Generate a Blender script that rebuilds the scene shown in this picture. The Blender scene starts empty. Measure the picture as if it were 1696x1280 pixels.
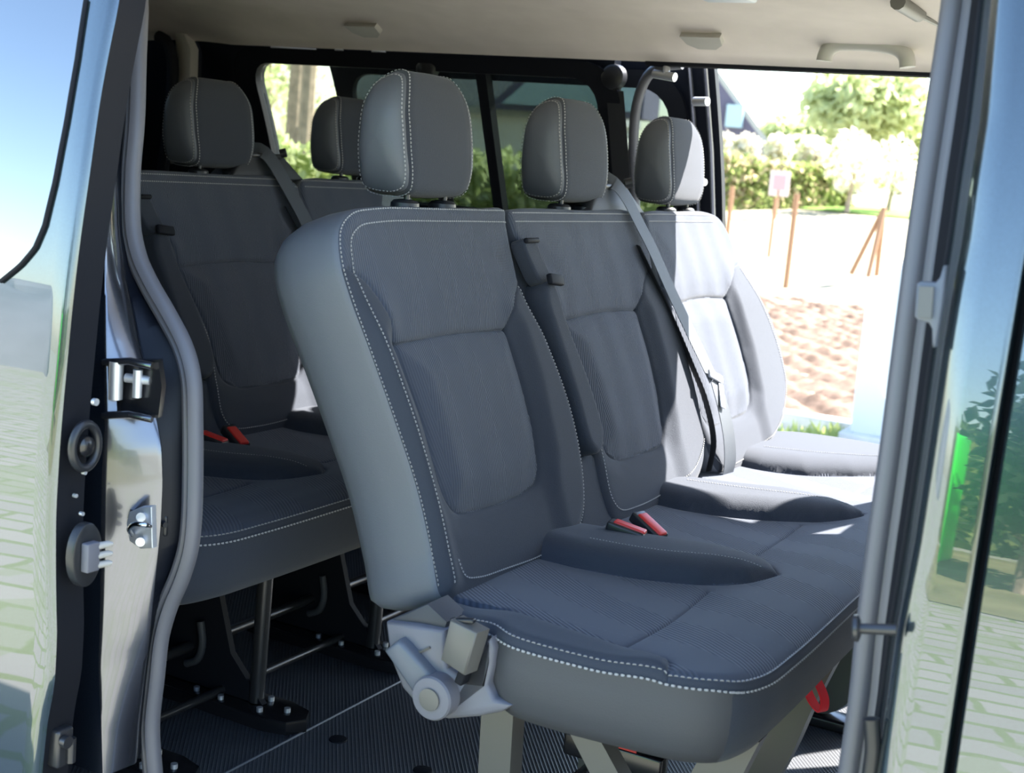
import bpy, bmesh, math, random
import numpy as np
from mathutils import Vector, Matrix
from mathutils.geometry import delaunay_2d_cdt
random.seed(7)
SC = bpy.context.scene
COL = SC.collection

# ------------------------------------------------------------------ camera (the place: x forward, y across the van, z up)
F = 2253.0; CX, CY = 848.0, 640.0
_X = np.array([4183, 718, -2253.0]); _X /= np.linalg.norm(_X)
_Y = np.array([1260, -270, 2253.0]); _Y -= _X * _X.dot(_Y); _Y /= np.linalg.norm(_Y)
_Z = np.cross(_X, _Y)
ROT = np.array([_X, _Y, _Z])
CAM = np.array([1.131, -2.23, 1.1405])
cd = bpy.data.cameras.new('camera'); cam = bpy.data.objects.new('camera', cd); COL.objects.link(cam)
cd.sensor_width = 22.3; cd.sensor_fit = 'HORIZONTAL'; cd.lens = F / 1696 * 22.3
mw = Matrix.Identity(4)
for i in range(3):
    mw[i][0] = ROT[i][0]; mw[i][1] = -ROT[i][1]; mw[i][2] = -ROT[i][2]; mw[i][3] = CAM[i]
cam.matrix_world = mw
cd.clip_start = 0.05; cd.clip_end = 600
cd.dof.use_dof = True; cd.dof.focus_distance = 2.15; cd.dof.aperture_fstop = 4.5
SC.camera = cam

# ------------------------------------------------------------------ light
SUN = Vector((.39, .542, .700)).normalized()
w = bpy.data.worlds.new('world'); SC.world = w; w.use_nodes = True
nt = w.node_tree; bg = nt.nodes['Background']
sky = nt.nodes.new('ShaderNodeTexSky'); sky.sky_type = 'NISHITA'
sky.sun_disc = False; sky.sun_elevation = math.asin(SUN.z); sky.sun_rotation = math.atan2(SUN.x, SUN.y)
sky.air_density = 1.1; sky.dust_density = .7; sky.ozone_density = 2.2
nt.links.new(sky.outputs[0], bg.inputs[0]); bg.inputs[1].default_value = 0.72
sl = bpy.data.lights.new('sun', 'SUN'); so = bpy.data.objects.new('sun', sl); COL.objects.link(so)
sl.energy = 40.0; sl.angle = math.radians(.53); sl.color = (1, .95, .88)
so.rotation_euler = SUN.to_track_quat('Z', 'Y').to_euler(); so.location = (6, 9, 12)
SC.view_settings.view_transform = 'Standard'; SC.view_settings.look = 'None'
SC.view_settings.gamma = 1.0; SC.view_settings.use_curve_mapping = False
SC.view_settings.exposure = 0.0

# ------------------------------------------------------------------ projection helpers (used to measure the place)
def ray(px, py):
    return ROT @ np.array([(px - CX) / F, (py - CY) / F, 1.0])
def on(px, py, ax, val):
    d = ray(px, py); i = 'xyz'.index(ax); return CAM + d * ((val - CAM[i]) / d[i])
def on_surf(px, py, fy):
    d = ray(px, py); lo, hi = 0.3, 8.0
    for _ in range(50):
        m = (lo + hi) / 2; P = CAM + d * m
        if P[1] < fy(P[2]): lo = m
        else: hi = m
    return CAM + d * lo
def curve_on(pts, fy):
    return [on_surf(x, y, fy) for x, y in pts]
_BZ = np.array([-.5, .0, .3, .5, .7, .85, 1.0, 1.15, 1.3, 1.45]); _BY = np.array([-.96, -.975, -.988, -.993, -.99, -.982, -.965, -.94, -.905, -.86])
_pz = np.polyfit(_BZ, _BY, 5)
def ybody(z): return float(np.polyval(_pz, min(max(z, -.5), 1.5)))
def body_off(o): return lambda z: ybody(z) + o
_FZ = np.array([0, .5, .9, 1.0, 1.2, 1.4, 1.5]); _FY = np.array([.90, .90, .87, .85, .77, .670, .61])
_pf = np.polyfit(_FZ, _FY, 4)
def yfar(z): return float(np.polyval(_pf, min(max(z, 0), 1.5)))

# ------------------------------------------------------------------ materials
def mat(name, col, rough=.6, metal=0.0, spec=.5, coat=0.0, coat_rough=.05, sheen=0.0, noise=0.0, nscale=30, bump=0.0, bscale=200, emis=None, ior=None):
    m = bpy.data.materials.new(name); m.use_nodes = True; t = m.node_tree; b = t.nodes['Principled BSDF']
    b.inputs['Base Color'].default_value = (*col, 1); b.inputs['Roughness'].default_value = rough
    b.inputs['Metallic'].default_value = metal; b.inputs['Specular IOR Level'].default_value = spec
    b.inputs['Coat Weight'].default_value = coat; b.inputs['Coat Roughness'].default_value = coat_rough
    b.inputs['Sheen Weight'].default_value = sheen; b.inputs['Sheen Roughness'].default_value = .5
    if ior: b.inputs['IOR'].default_value = ior
    tc = t.nodes.new('ShaderNodeTexCoord')
    if noise > 0:
        n = t.nodes.new('ShaderNodeTexNoise'); n.inputs['Scale'].default_value = nscale; n.inputs['Detail'].default_value = 4
        t.links.new(tc.outputs['Object'], n.inputs['Vector'])
        r = t.nodes.new('ShaderNodeValToRGB')
        r.color_ramp.elements[0].color = (*[c * (1 - noise) for c in col], 1); r.color_ramp.elements[0].position = .3
        r.color_ramp.elements[1].color = (*[min(1, c * (1 + noise)) for c in col], 1); r.color_ramp.elements[1].position = .7
        t.links.new(n.outputs['Fac'], r.inputs['Fac']); t.links.new(r.outputs[0], b.inputs['Base Color'])
    if bump > 0:
        n = t.nodes.new('ShaderNodeTexNoise'); n.inputs['Scale'].default_value = bscale; n.inputs['Detail'].default_value = 3
        t.links.new(tc.outputs['Object'], n.inputs['Vector'])
        bp = t.nodes.new('ShaderNodeBump'); bp.inputs['Strength'].default_value = bump; bp.inputs['Distance'].default_value = .002
        t.links.new(n.outputs['Fac'], bp.inputs['Height']); t.links.new(bp.outputs[0], b.inputs['Normal'])
    return m
def math_node(t, op, a, b=None, c=None):
    n = t.nodes.new('ShaderNodeMath'); n.operation = op
    for i, v in enumerate((a, b, c)):
        if v is None: continue
        if isinstance(v, (int, float)): n.inputs[i].default_value = v
        else: t.links.new(v, n.inputs[i])
    return n.outputs[0]
def rib_fabric(name, col, soft=False):
    """herringbone ribbed seat cloth: thin ribs mirrored in bands, with a dotted apex line"""
    m = mat(name, col, rough=.85, spec=.25, sheen=.15); t = m.node_tree; b = t.nodes['Principled BSDF']
    uv = t.nodes.new('ShaderNodeUVMap'); sp = t.nodes.new('ShaderNodeSeparateXYZ'); t.links.new(uv.outputs[0], sp.inputs[0])
    x, y = sp.outputs[0], sp.outputs[1]
    tri = math_node(t, 'PINGPONG', math_node(t, 'ADD', x, math_node(t, 'MULTIPLY', y, .05)), .047)
    ph = math_node(t, 'ADD', x, math_node(t, 'MULTIPLY', y, .70)) if soft else math_node(t, 'ADD', tri, math_node(t, 'MULTIPLY', y, .17))
    s = math_node(t, 'SINE', math_node(t, 'MULTIPLY', ph, 2 * math.pi / (.0074 if soft else .0044)))
    # ribs fade in and out in broad bands
    fade = math_node(t, 'SINE', math_node(t, 'MULTIPLY', math_node(t, 'ADD', x, math_node(t, 'MULTIPLY', y, .1)), 2 * math.pi / .094))
    fade = math_node(t, 'MULTIPLY_ADD', fade, .3, .7)
    if soft: fade = math_node(t, 'MULTIPLY', math_node(t, 'GREATER_THAN', math_node(t, 'SINE', math_node(t, 'MULTIPLY', math_node(t, 'ADD', x, math_node(t, 'MULTIPLY', y, .40)), 2 * math.pi / .15)), -.1), .9)
    s = math_node(t, 'MULTIPLY', s, fade)
    ap = math_node(t, 'MULTIPLY', math_node(t, 'LESS_THAN', tri, .0009), math_node(t, 'GREATER_THAN', math_node(t, 'SINE', math_node(t, 'MULTIPLY', y, 700)), .0))
    bp = t.nodes.new('ShaderNodeBump'); bp.inputs['Strength'].default_value = .40 if soft else .5; bp.inputs['Distance'].default_value = .0012
    t.links.new(s, bp.inputs['Height']); t.links.new(bp.outputs[0], b.inputs['Normal'])
    mix = t.nodes.new('ShaderNodeMix'); mix.data_type = 'RGBA'
    k0 = .78 if soft else .84; mix.inputs[6].default_value = (*[c * k0 for c in col], 1); mix.inputs[7].default_value = (*[c * (2 - k0) for c in col], 1)
    f = math_node(t, 'MULTIPLY_ADD', s, .5, .5); f = math_node(t, 'ADD', f, math_node(t, 'MULTIPLY', ap, .8))
    t.links.new(f, mix.inputs[0]); t.links.new(mix.outputs[2], b.inputs['Base Color'])
    return m
M = {}
M['rib'] = rib_fabric('ribbed_seat_fabric', (.052, .061, .083))
M['rib2'] = rib_fabric('ribbed_cushion_fabric', (.052, .061, .083), True)
M['fabric'] = mat('plain_dark_fabric', (.038, .044, .058), .9, spec=.2, sheen=.12, bump=.35, bscale=700)
M['vinyl'] = mat('grey_vinyl', (.098, .107, .125), .48, spec=.45, bump=.12, bscale=500)
M['vinyl_dark'] = mat('dark_vinyl', (.050, .052, .058), .55, spec=.4, bump=.12, bscale=500)
M['thread'] = mat('light_thread', (.30, .30, .30), .8)
M['piping'] = mat('seam_piping', (.06, .063, .075), .6)
M['black_pl'] = mat('black_plastic', (.018, .019, .022), .35, spec=.5)
M['black_soft'] = mat('soft_black_plastic', (.009, .010, .014), .65, spec=.18)
M['black_metal'] = mat('black_metal', (.012, .012, .014), .22, spec=.6)
M['grey_pl'] = mat('grey_bracket_plastic', (.135, .135, .155), .5, spec=.45, bump=.1, bscale=300)
M['grey_pl2'] = mat('grey_lever_plastic', (.10, .112, .135), .42, spec=.5)
M['taupe'] = mat('taupe_buckle_plastic', (.11, .105, .095), .38, spec=.5)
M['leg'] = mat('satin_leg_paint', (.10, .10, .095), .38, metal=.3, spec=.6)
M['chrome'] = mat('bright_metal', (.75, .75, .76), .15, metal=1)
M['satin_tube'] = mat('satin_tube', (.06, .06, .064), .3, metal=.6)
M['zinc'] = mat('zinc_metal', (.62, .63, .66), .42, metal=.7)
M['belt'] = mat('seat_belt_webbing', (.075, .085, .10), .6, spec=.4, bump=.3, bscale=900)
M['belt_dark'] = mat('dark_webbing_and_shadow', (.022, .023, .026), .7, bump=.3, bscale=900)  # dark tone also paints the shadow strip beside the seat belt
M['red'] = mat('red_plastic', (.65, .03, .025), .4)
M['red_strap'] = mat('red_strap', (.75, .015, .03), .6)
M['green'] = mat('green_print', (.05, .35, .12), .5)
M['headliner'] = mat('headliner_cloth', (.68, .61, .56), .95, spec=.1, noise=.04, nscale=12, bump=.15, bscale=600)
M['trim_beige'] = mat('beige_trim_plastic', (.43, .41, .375), .6)
M['inner_paint'] = mat('dark_inner_paint', (.006, .008, .014), .45, spec=.25)
M['rubber'] = mat('grey_door_seal', (.115, .115, .130), .45, spec=.5)
M['tint'] = None
def paint(name, col, coat=1.0, rough=.22, fl=.12):
    m = mat(name, col, rough, metal=.75, coat=coat, coat_rough=.012); b = m.node_tree.nodes['Principled BSDF']
    b.inputs['Coat IOR'].default_value = 1.9
    t = m.node_tree; tc = t.nodes.new('ShaderNodeTexCoord'); v = t.nodes.new('ShaderNodeTexVoronoi'); v.inputs['Scale'].default_value = 1400
    t.links.new(tc.outputs['Object'], v.inputs['Vector'])
    mx = t.nodes.new('ShaderNodeMix'); mx.data_type = 'RGBA'; mx.inputs[6].default_value = (*[c * (1 - fl) for c in col], 1); mx.inputs[7].default_value = (*[c * (1 + 2 * fl) for c in col], 1)
    sp = t.nodes.new('ShaderNodeSeparateColor'); t.links.new(v.outputs['Color'], sp.inputs[0]); t.links.new(sp.outputs[0], mx.inputs[0]); t.links.new(mx.outputs[2], b.inputs['Base Color'])
    return m
M['paint'] = paint('dark_teal_metallic_paint', (.045, .068, .078))
M['paint_in'] = paint('inner_jamb_paint', (.02, .028, .045), rough=.3)
M['jamb'] = mat('glossy_painted_jamb', (.13, .135, .16), .22, metal=.9, coat=1, coat_rough=.06)
def glass(name, tint, refl_rough=0.0, f0=.05):
    m = bpy.data.materials.new(name); m.use_nodes = True; t = m.node_tree; t.nodes.clear()
    o = t.nodes.new('ShaderNodeOutputMaterial'); tr = t.nodes.new('ShaderNodeBsdfTransparent'); gl = t.nodes.new('ShaderNodeBsdfGlossy'); mx = t.nodes.new('ShaderNodeMixShader')
    lw = t.nodes.new('ShaderNodeLayerWeight'); fr = math_node(t, 'MULTIPLY_ADD', math_node(t, 'POWER', lw.outputs['Facing'], 5.0), 1 - f0, f0)
    tr.inputs[0].default_value = (*tint, 1); gl.inputs['Roughness'].default_value = refl_rough
    t.links.new(fr, mx.inputs[0]); t.links.new(tr.outputs[0], mx.inputs[1]); t.links.new(gl.outputs[0], mx.inputs[2]); t.links.new(mx.outputs[0], o.inputs[0])
    return m
M['glass'] = glass('clear_tinted_glass', (.72, .74, .70))
M['door_glass'] = glass('sliding_door_glass', (.42, .46, .45))
def floor_mat():
    m = mat('ribbed_floor_mat', (.075, .08, .09), .38, spec=.45); t = m.node_tree; b = t.nodes['Principled BSDF']
    tc = t.nodes.new('ShaderNodeTexCoord'); sp = t.nodes.new('ShaderNodeSeparateXYZ'); t.links.new(tc.outputs['Object'], sp.inputs[0])
    a = math_node(t, 'SINE', math_node(t, 'MULTIPLY', math_node(t, 'ADD', sp.outputs[0], math_node(t, 'MULTIPLY', sp.outputs[1], .75)), 2 * math.pi / .0085))
    c = math_node(t, 'SINE', math_node(t, 'MULTIPLY', math_node(t, 'SUBTRACT', sp.outputs[0], math_node(t, 'MULTIPLY', sp.outputs[1], 1.3)), 2 * math.pi / .008))
    h = math_node(t, 'MAXIMUM', a, math_node(t, 'MULTIPLY', c, .5))
    bp = t.nodes.new('ShaderNodeBump'); bp.inputs['Strength'].default_value = .7; bp.inputs['Distance'].default_value = .0015
    t.links.new(h, bp.inputs['Height']); t.links.new(bp.outputs[0], b.inputs['Normal'])
    return m
M['floor'] = floor_mat()
def paver():
    """grass-jointed paving in front of the van and grass beyond"""
    m = mat('grass_jointed_paving', (.3, .3, .28), .9, spec=.2); t = m.node_tree; b = t.nodes['Principled BSDF']
    tc = t.nodes.new('ShaderNodeTexCoord'); mp = t.nodes.new('ShaderNodeMapping'); mp.inputs['Rotation'].default_value = (0, 0, .35)
    t.links.new(tc.outputs['Object'], mp.inputs[0])
    br = t.nodes.new('ShaderNodeTexBrick'); br.inputs['Scale'].default_value = 1.0
    br.inputs['Brick Width'].default_value = .55; br.inputs['Row Height'].default_value = .24; br.inputs['Mortar Size'].default_value = .03; br.inputs['Mortar Smooth'].default_value = .5
    br.inputs['Color1'].default_value = (.36, .345, .33, 1); br.inputs['Color2'].default_value = (.31, .30, .285, 1); br.inputs['Mortar'].default_value = (.20, .24, .11, 1)
    dn = t.nodes.new('ShaderNodeTexNoise'); dn.inputs['Scale'].default_value = 2.2; dn.inputs['Detail'].default_value = 3; t.links.new(tc.outputs['Object'], dn.inputs[0])
    vm = t.nodes.new('ShaderNodeVectorMath'); vm.operation = 'MULTIPLY_ADD'; vm.inputs[1].default_value = (.16, .16, 0); t.links.new(dn.outputs['Color'], vm.inputs[0]); t.links.new(mp.outputs[0], vm.inputs[2])
    t.links.new(vm.outputs[0], br.inputs[0])
    n = t.nodes.new('ShaderNodeTexNoise'); n.inputs['Scale'].default_value = 1.3; t.links.new(tc.outputs['Object'], n.inputs[0])
    mx = t.nodes.new('ShaderNodeMix'); mx.data_type = 'RGBA'; mx.inputs[7].default_value = (.24, .28, .15, 1)
    f = math_node(t, 'MULTIPLY', math_node(t, 'GREATER_THAN', n.outputs[0], .56), .5)
    t.links.new(f, mx.inputs[0]); t.links.new(br.outputs[0], mx.inputs[6]); t.links.new(mx.outputs[2], b.inputs['Base Color'])
    return m
M['paver'] = paver()
M['grass'] = mat('grass', (.16, .26, .06), .95, spec=.1, noise=.35, nscale=3)
M['verge'] = mat('dry_pale_ground', (.30, .28, .20), .95, spec=.1, noise=.18, nscale=1.2)
M['verge_grass'] = mat('brownish_verge_grass', (.20, .19, .10), .95, spec=.1, noise=.35, nscale=1.5)
M['soil'] = mat('dug_brown_soil', (.15, .105, .08), .95, spec=.1, noise=.55, nscale=6, bump=1, bscale=14)
def leafmat(name, col, tr=.5, nscale=4):
    m = mat(name, col, .75, spec=.15, noise=.25, nscale=nscale); t = m.node_tree; b = t.nodes['Principled BSDF']; o = t.nodes['Material Output']
    tl = t.nodes.new('ShaderNodeBsdfTranslucent'); mx = t.nodes.new('ShaderNodeMixShader'); mx.inputs[0].default_value = tr
    tl.inputs[0].default_value = (*[min(1, c * 1.15) for c in col], 1)
    t.links.new(b.outputs[0], mx.inputs[1]); t.links.new(tl.outputs[0], mx.inputs[2]); t.links.new(mx.outputs[0], o.inputs[0]); return m
M['leaf'] = leafmat('green_leaves', (.30, .36, .13))
M['leaf_pale'] = leafmat('pale_spring_leaves', (.50, .55, .30))
M['leaf_dark'] = leafmat('dark_leaves', (.035, .055, .03), .2)
M['leaf_brown'] = leafmat('brown_green_leaves', (.48, .40, .26))
M['blossom'] = leafmat('white_blossom', (.72, .68, .55), .4)
M['bark'] = mat('bark', (.30, .24, .18), .9, noise=.3, nscale=10)
M['wood'] = mat('weathered_stake', (.30, .17, .10), .9)
M['slate'] = mat('slate_cladding', (.085, .08, .125), .8, noise=.1, nscale=2)
M['white_wall'] = mat('white_render', (.70, .69, .64), .9, noise=.04, nscale=2)
M['roof'] = mat('grey_roof', (.30, .31, .30), .8)
M['cab'] = mat('white_cabinet_plastic', (.60, .64, .68), .5)
M['curb'] = mat('concrete', (.6, .58, .55), .9, noise=.1, nscale=10)
M['pane'] = mat('blue_grey_pane', (.25, .38, .45), .1, spec=.8)
M['pink'] = mat('pale_pink_board', (.60, .48, .50), .7)
M['heap'] = mat('grey_cover_sheet', (.13, .14, .16), .7, noise=.3, nscale=.6)
M['pink_dark'] = mat('faded_pink_print', (.5, .30, .33), .7)
M['vivid'] = mat('vivid_green_panel', (.03, .75, .03), .5)

# ------------------------------------------------------------------ object helpers
ORG = {}
def root_of(o):
    while o.parent: o = o.parent
    return o
def obj(name, verts, faces, mats, parent=None, smooth=True, uvs=None, fm=None):
    me = bpy.data.meshes.new(name)
    off = np.array(ORG.get(root_of(parent).name, (0, 0, 0))) if parent else np.zeros(3)
    V = [tuple(np.asarray(v, float) - off) for v in verts]
    me.from_pydata(V, [], [tuple(f) for f in faces]); 
    for m in (mats if isinstance(mats, (list, tuple)) else [mats]): me.materials.append(m)
    if fm is not None: me.polygons.foreach_set('material_index', fm)
    if uvs is not None:
        l = me.uv_layers.new(name='UVMap')
        for lp in me.loops: l.data[lp.index].uv = uvs[lp.vertex_index]
    if smooth is True:
        me.shade_smooth()
    elif smooth:
        me.shade_smooth(); me.set_sharp_from_angle(angle=math.radians(smooth))
    me.update()
    o = bpy.data.objects.new(name, me); COL.objects.link(o)
    if parent: o.parent = parent
    else: ORG[o.name] = (0, 0, 0)
    return o
def fix_normals(o):
    bm = bmesh.new(); bm.from_mesh(o.data); bmesh.ops.recalc_face_normals(bm, faces=bm.faces); bm.to_mesh(o.data); bm.free()
    return o
def tag(o, label=None, cat=None, group=None, kind=None):
    if label: o['label'] = label
    if cat: o['category'] = cat
    if group: o['group'] = group
    if kind: o['kind'] = kind
    return o
def empty(name, loc, label, cat, group=None):
    o = bpy.data.objects.new(name, None); COL.objects.link(o); o.location = loc; o.empty_display_size = .1
    ORG[o.name] = tuple(loc); return tag(o, label, cat, group)
class MB:
    def __init__(s): s.v = []; s.f = []; s.m = []
    def add(s, v, f, mi=0):
        n = len(s.v); s.v += [tuple(p) for p in v]; s.f += [tuple(i + n for i in q) for q in f]; s.m += [mi] * len(f); return s
    def box(s, c, size, R=None, mi=0):
        c = np.array(c, float); h = np.array(size, float) / 2
        vs = [np.array((a, b, d)) * h for a in (-1, 1) for b in (-1, 1) for d in (-1, 1)]
        if R is not None: vs = [R @ v for v in vs]
        return s.add([c + v for v in vs], [(0, 1, 3, 2), (4, 6, 7, 5), (0, 4, 5, 1), (2, 3, 7, 6), (0, 2, 6, 4), (1, 5, 7, 3)], mi)
    def bbox(s, c, size, R=None, b=.004, mi=0):
        """box with chamfered edges"""
        c = np.array(c, float); h = np.array(size, float) / 2; bm = bmesh.new(); bmesh.ops.create_cube(bm, size=1)
        for v in bm.verts: v.co = Vector(np.array(v.co) * 2 * h)
        bmesh.ops.bevel(bm, geom=bm.edges[:], offset=b, segments=3, affect='EDGES', profile=.5)
        bm.verts.ensure_lookup_table(); vs = [np.array(v.co) for v in bm.verts]
        if R is not None: vs = [R @ v for v in vs]
        s.add([c + v for v in vs], [[v.index for v in f.verts] for f in bm.faces], mi); bm.free(); return s
    def tube(s, path, r, n=10, mi=0, cap=True):
        P = [np.array(p, float) for p in path]; rs = r if hasattr(r, '__len__') else [r] * len(P)
        T = [P[min(i + 1, len(P) - 1)] - P[max(i - 1, 0)] for i in range(len(P))]; T = [t / (np.linalg.norm(t) + 1e-9) for t in T]
        a = np.array((0, 0, 1.0)) if abs(T[0][2]) < .9 else np.array((1.0, 0, 0)); u = np.cross(T[0], a); u /= np.linalg.norm(u)
        v = []; 
        for i, p in enumerate(P):
            u = u - T[i] * u.dot(T[i]); u /= np.linalg.norm(u); b = np.cross(T[i], u)
            for k in range(n):
                t = 2 * math.pi * k / n; v.append(p + rs[i] * (math.cos(t) * u + math.sin(t) * b))
        f = [(i * n + k, i * n + (k + 1) % n, (i + 1) * n + (k + 1) % n, (i + 1) * n + k) for i in range(len(P) - 1) for k in range(n)]
        if cap: f += [tuple(range(n))[::-1], tuple((len(P) - 1) * n + k for k in range(n))]
        return s.add(v, f, mi)
    def sweep(s, path, prof, Y=(0, 1, 0), mi=0):
        """closed profile [(in-plane across, along Y)] swept along a path"""
        P = [np.array(p, float) for p in path]; Yv = np.array(Y, float); v = []; n = len(prof)
        for i, p in enumerate(P):
            T = P[min(i + 1, len(P) - 1)] - P[max(i - 1, 0)]; T /= np.linalg.norm(T)
            A = np.cross(Yv, T); A /= np.linalg.norm(A)
            for a, b in prof: v.append(p + A * a + Yv * b)
        f = [(i * n + k, i * n + (k + 1) % n, (i + 1) * n + (k + 1) % n, (i + 1) * n + k) for i in range(len(P) - 1) for k in range(n)]
        f += [tuple(range(n))[::-1], tuple((len(P) - 1) * n + k for k in range(n))]
        return s.add(v, f, mi)
    def prism(s, pts, d, mi=0, b=0.0):
        """closed polygon of 3D points extruded by vector d; b: chamfer on the near rim"""
        P = [np.array(p, float) for p in pts]; d = np.array(d, float); n = len(P)
        if b > 0:
            c = sum(P) / n; dn = d / np.linalg.norm(d)
            Q = []
            for i, p in enumerate(P):
                e1 = P[i] - P[i - 1]; e2 = P[(i + 1) % n] - P[i]; e1 /= np.linalg.norm(e1) + 1e-9; e2 /= np.linalg.norm(e2) + 1e-9
                nn = np.cross(e1 + e2, dn); nn /= np.linalg.norm(nn) + 1e-9
                Q.append((p, nn))
            area = sum(np.cross(P[i] - c, P[(i + 1) % n] - c).dot(dn) for i in range(n)); sg = -1 if area > 0 else 1
            r0 = [p + sg * q * b for p, q in Q]; r1 = [p + sg * q * b * .3 + dn * b * .3 for p, q in Q]; r2 = [p + dn * b for p in P]; r3 = [p + d for p in P]
            rings = [r0, r1, r2, r3]
        else: rings = [P, [p + d for p in P]]
        v = [q for r in rings for q in r]
        f = [(k * n + i, k * n + (i + 1) % n, (k + 1) * n + (i + 1) % n, (k + 1) * n + i) for k in range(len(rings) - 1) for i in range(n)]
        f += [tuple(range(n))[::-1], tuple((len(rings) - 1) * n + i for i in range(n))]
        return s.add(v, f, mi)
    def build(s, name, mats, parent=None, smooth=40, fix=True):
        o = obj(name, s.v, s.f, mats, parent, smooth=False, fm=s.m)
        if fix: fix_normals(o)
        if smooth:
            o.data.shade_smooth(); o.data.set_sharp_from_angle(angle=math.radians(smooth))
        return o
def axes(z, x=(1, 0, 0)):
    z = np.array(z, float); z /= np.linalg.norm(z); x = np.array(x, float); x -= z * x.dot(z); x /= np.linalg.norm(x)
    return np.array([x, np.cross(z, x), z]).T
def loft(curves, name, mats, parent=None, smooth=True, fm=None, n=60):
    C = [resample3(c, n) for c in curves]
    v = [p for c in C for p in c]; f = []; mi = []
    for k in range(len(C) - 1):
        for i in range(n - 1):
            f.append((k * n + i, k * n + i + 1, (k + 1) * n + i + 1, (k + 1) * n + i)); mi.append(fm[k] if fm else 0)
    return obj(name, v, f, mats, parent, smooth=smooth, fm=mi)
def catmull(P, closed, sub=8):
    P = [np.array(p, float) for p in P]; n = len(P); out = []
    rng = range(n if closed else n - 1)
    for i in rng:
        g = (lambda k: P[k % n]) if closed else (lambda k: P[min(max(k, 0), n - 1)])
        p0, p1, p2, p3 = g(i - 1), g(i), g(i + 1), g(i + 2)
        def tj(a, b): return max(np.linalg.norm(b - a), 1e-6) ** .5
        t1 = tj(p0, p1); t2 = t1 + tj(p1, p2); t3 = t2 + tj(p2, p3)
        for s in range(sub):
            t = t1 + (t2 - t1) * s / sub
            if not closed and i == 0 or np.linalg.norm(p1 - p0) < 1e-9:
                p0_ = p1 - (p2 - p1); tt1 = tj(p0_, p1)
            else: p0_ = p0; tt1 = t1
            if np.linalg.norm(p3 - p2) < 1e-9: p3_ = p2 + (p2 - p1)
            else: p3_ = p3
            T0 = 0; T1 = tt1; T2 = T1 + tj(p1, p2); T3 = T2 + tj(p2, p3_); tt = T1 + (T2 - T1) * s / sub
            A1 = (T1 - tt) / (T1 - T0) * p0_ + (tt - T0) / (T1 - T0) * p1
            A2 = (T2 - tt) / (T2 - T1) * p1 + (tt - T1) / (T2 - T1) * p2
            A3 = (T3 - tt) / (T3 - T2) * p2 + (tt - T2) / (T3 - T2) * p3_
            B1 = (T2 - tt) / (T2 - T0) * A1 + (tt - T0) / (T2 - T0) * A2
            B2 = (T3 - tt) / (T3 - T1) * A2 + (tt - T1) / (T3 - T1) * A3
            out.append((T2 - tt) / (T2 - T1) * B1 + (tt - T1) / (T2 - T1) * B2)
    if not closed: out.append(P[-1])
    return out
def resample(P, step, closed=False):
    P = [np.array(p, float) for p in P]
    if closed: P = P + [P[0]]
    d = [0]
    for a, b in zip(P, P[1:]): d.append(d[-1] + np.linalg.norm(b - a))
    n = max(2, int(round(d[-1] / step))); ts = np.linspace(0, d[-1], n + 1); A = np.array(P)
    out = np.stack([np.interp(ts, d, A[:, k]) for k in range(A.shape[1])], 1)
    return out[:-1] if closed else out
def resample3(P, n):
    P = [np.array(p, float) for p in P]; d = [0]
    for a, b in zip(P, P[1:]): d.append(d[-1] + np.linalg.norm(b - a))
    A = np.array(P); ts = np.linspace(0, d[-1], n); return [np.array([np.interp(t, d, A[:, k]) for k in range(A.shape[1])]) for t in ts]
def smooth_path(P, step, closed=False): return resample(catmull(P, closed), step, closed)
def seg_dist(Q, poly, closed=True):
    """distance from points Q (N,2) to a polyline"""
    A = np.array(poly, float); B = np.roll(A, -1, 0) if closed else A[1:]; A = A if closed else A[:-1]
    best = np.full(len(Q), 1e9)
    for a, b in zip(A, B):
        ab = b - a; L = ab.dot(ab) + 1e-12; t = np.clip(((Q - a) @ ab) / L, 0, 1)
        d = np.hypot(*(Q - a - t[:, None] * ab).T); best = np.minimum(best, d)
    return best
def inside(Q, poly):
    A = np.array(poly, float); x, y = Q[:, 0], Q[:, 1]; r = np.zeros(len(Q), bool); j = len(A) - 1
    for i in range(len(A)):
        xi, yi = A[i]; xj, yj = A[j]
        if yi != yj:
            c = ((yi > y) != (yj > y)) & (x < (xj - xi) * (y - yi) / (yj - yi) + xi); r ^= c
        j = i
    return r
def normals2(P):
    """outward normals of a CCW closed polygon"""
    A = np.array(P); T = np.roll(A, -1, 0) - np.roll(A, 1, 0); T /= np.linalg.norm(T, axis=1)[:, None] + 1e-12
    return np.stack([T[:, 1], -T[:, 0]], 1)
def sstep(a, b, x): t = np.clip((x - a) / (b - a), 0, 1); return t * t * (3 - 2 * t)
def ccw(P):
    A = np.array(P, float); a = np.sum(A[:, 0] * np.roll(A[:, 1], -1) - np.roll(A[:, 0], -1) * A[:, 1]); return A if a > 0 else A[::-1]
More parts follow.
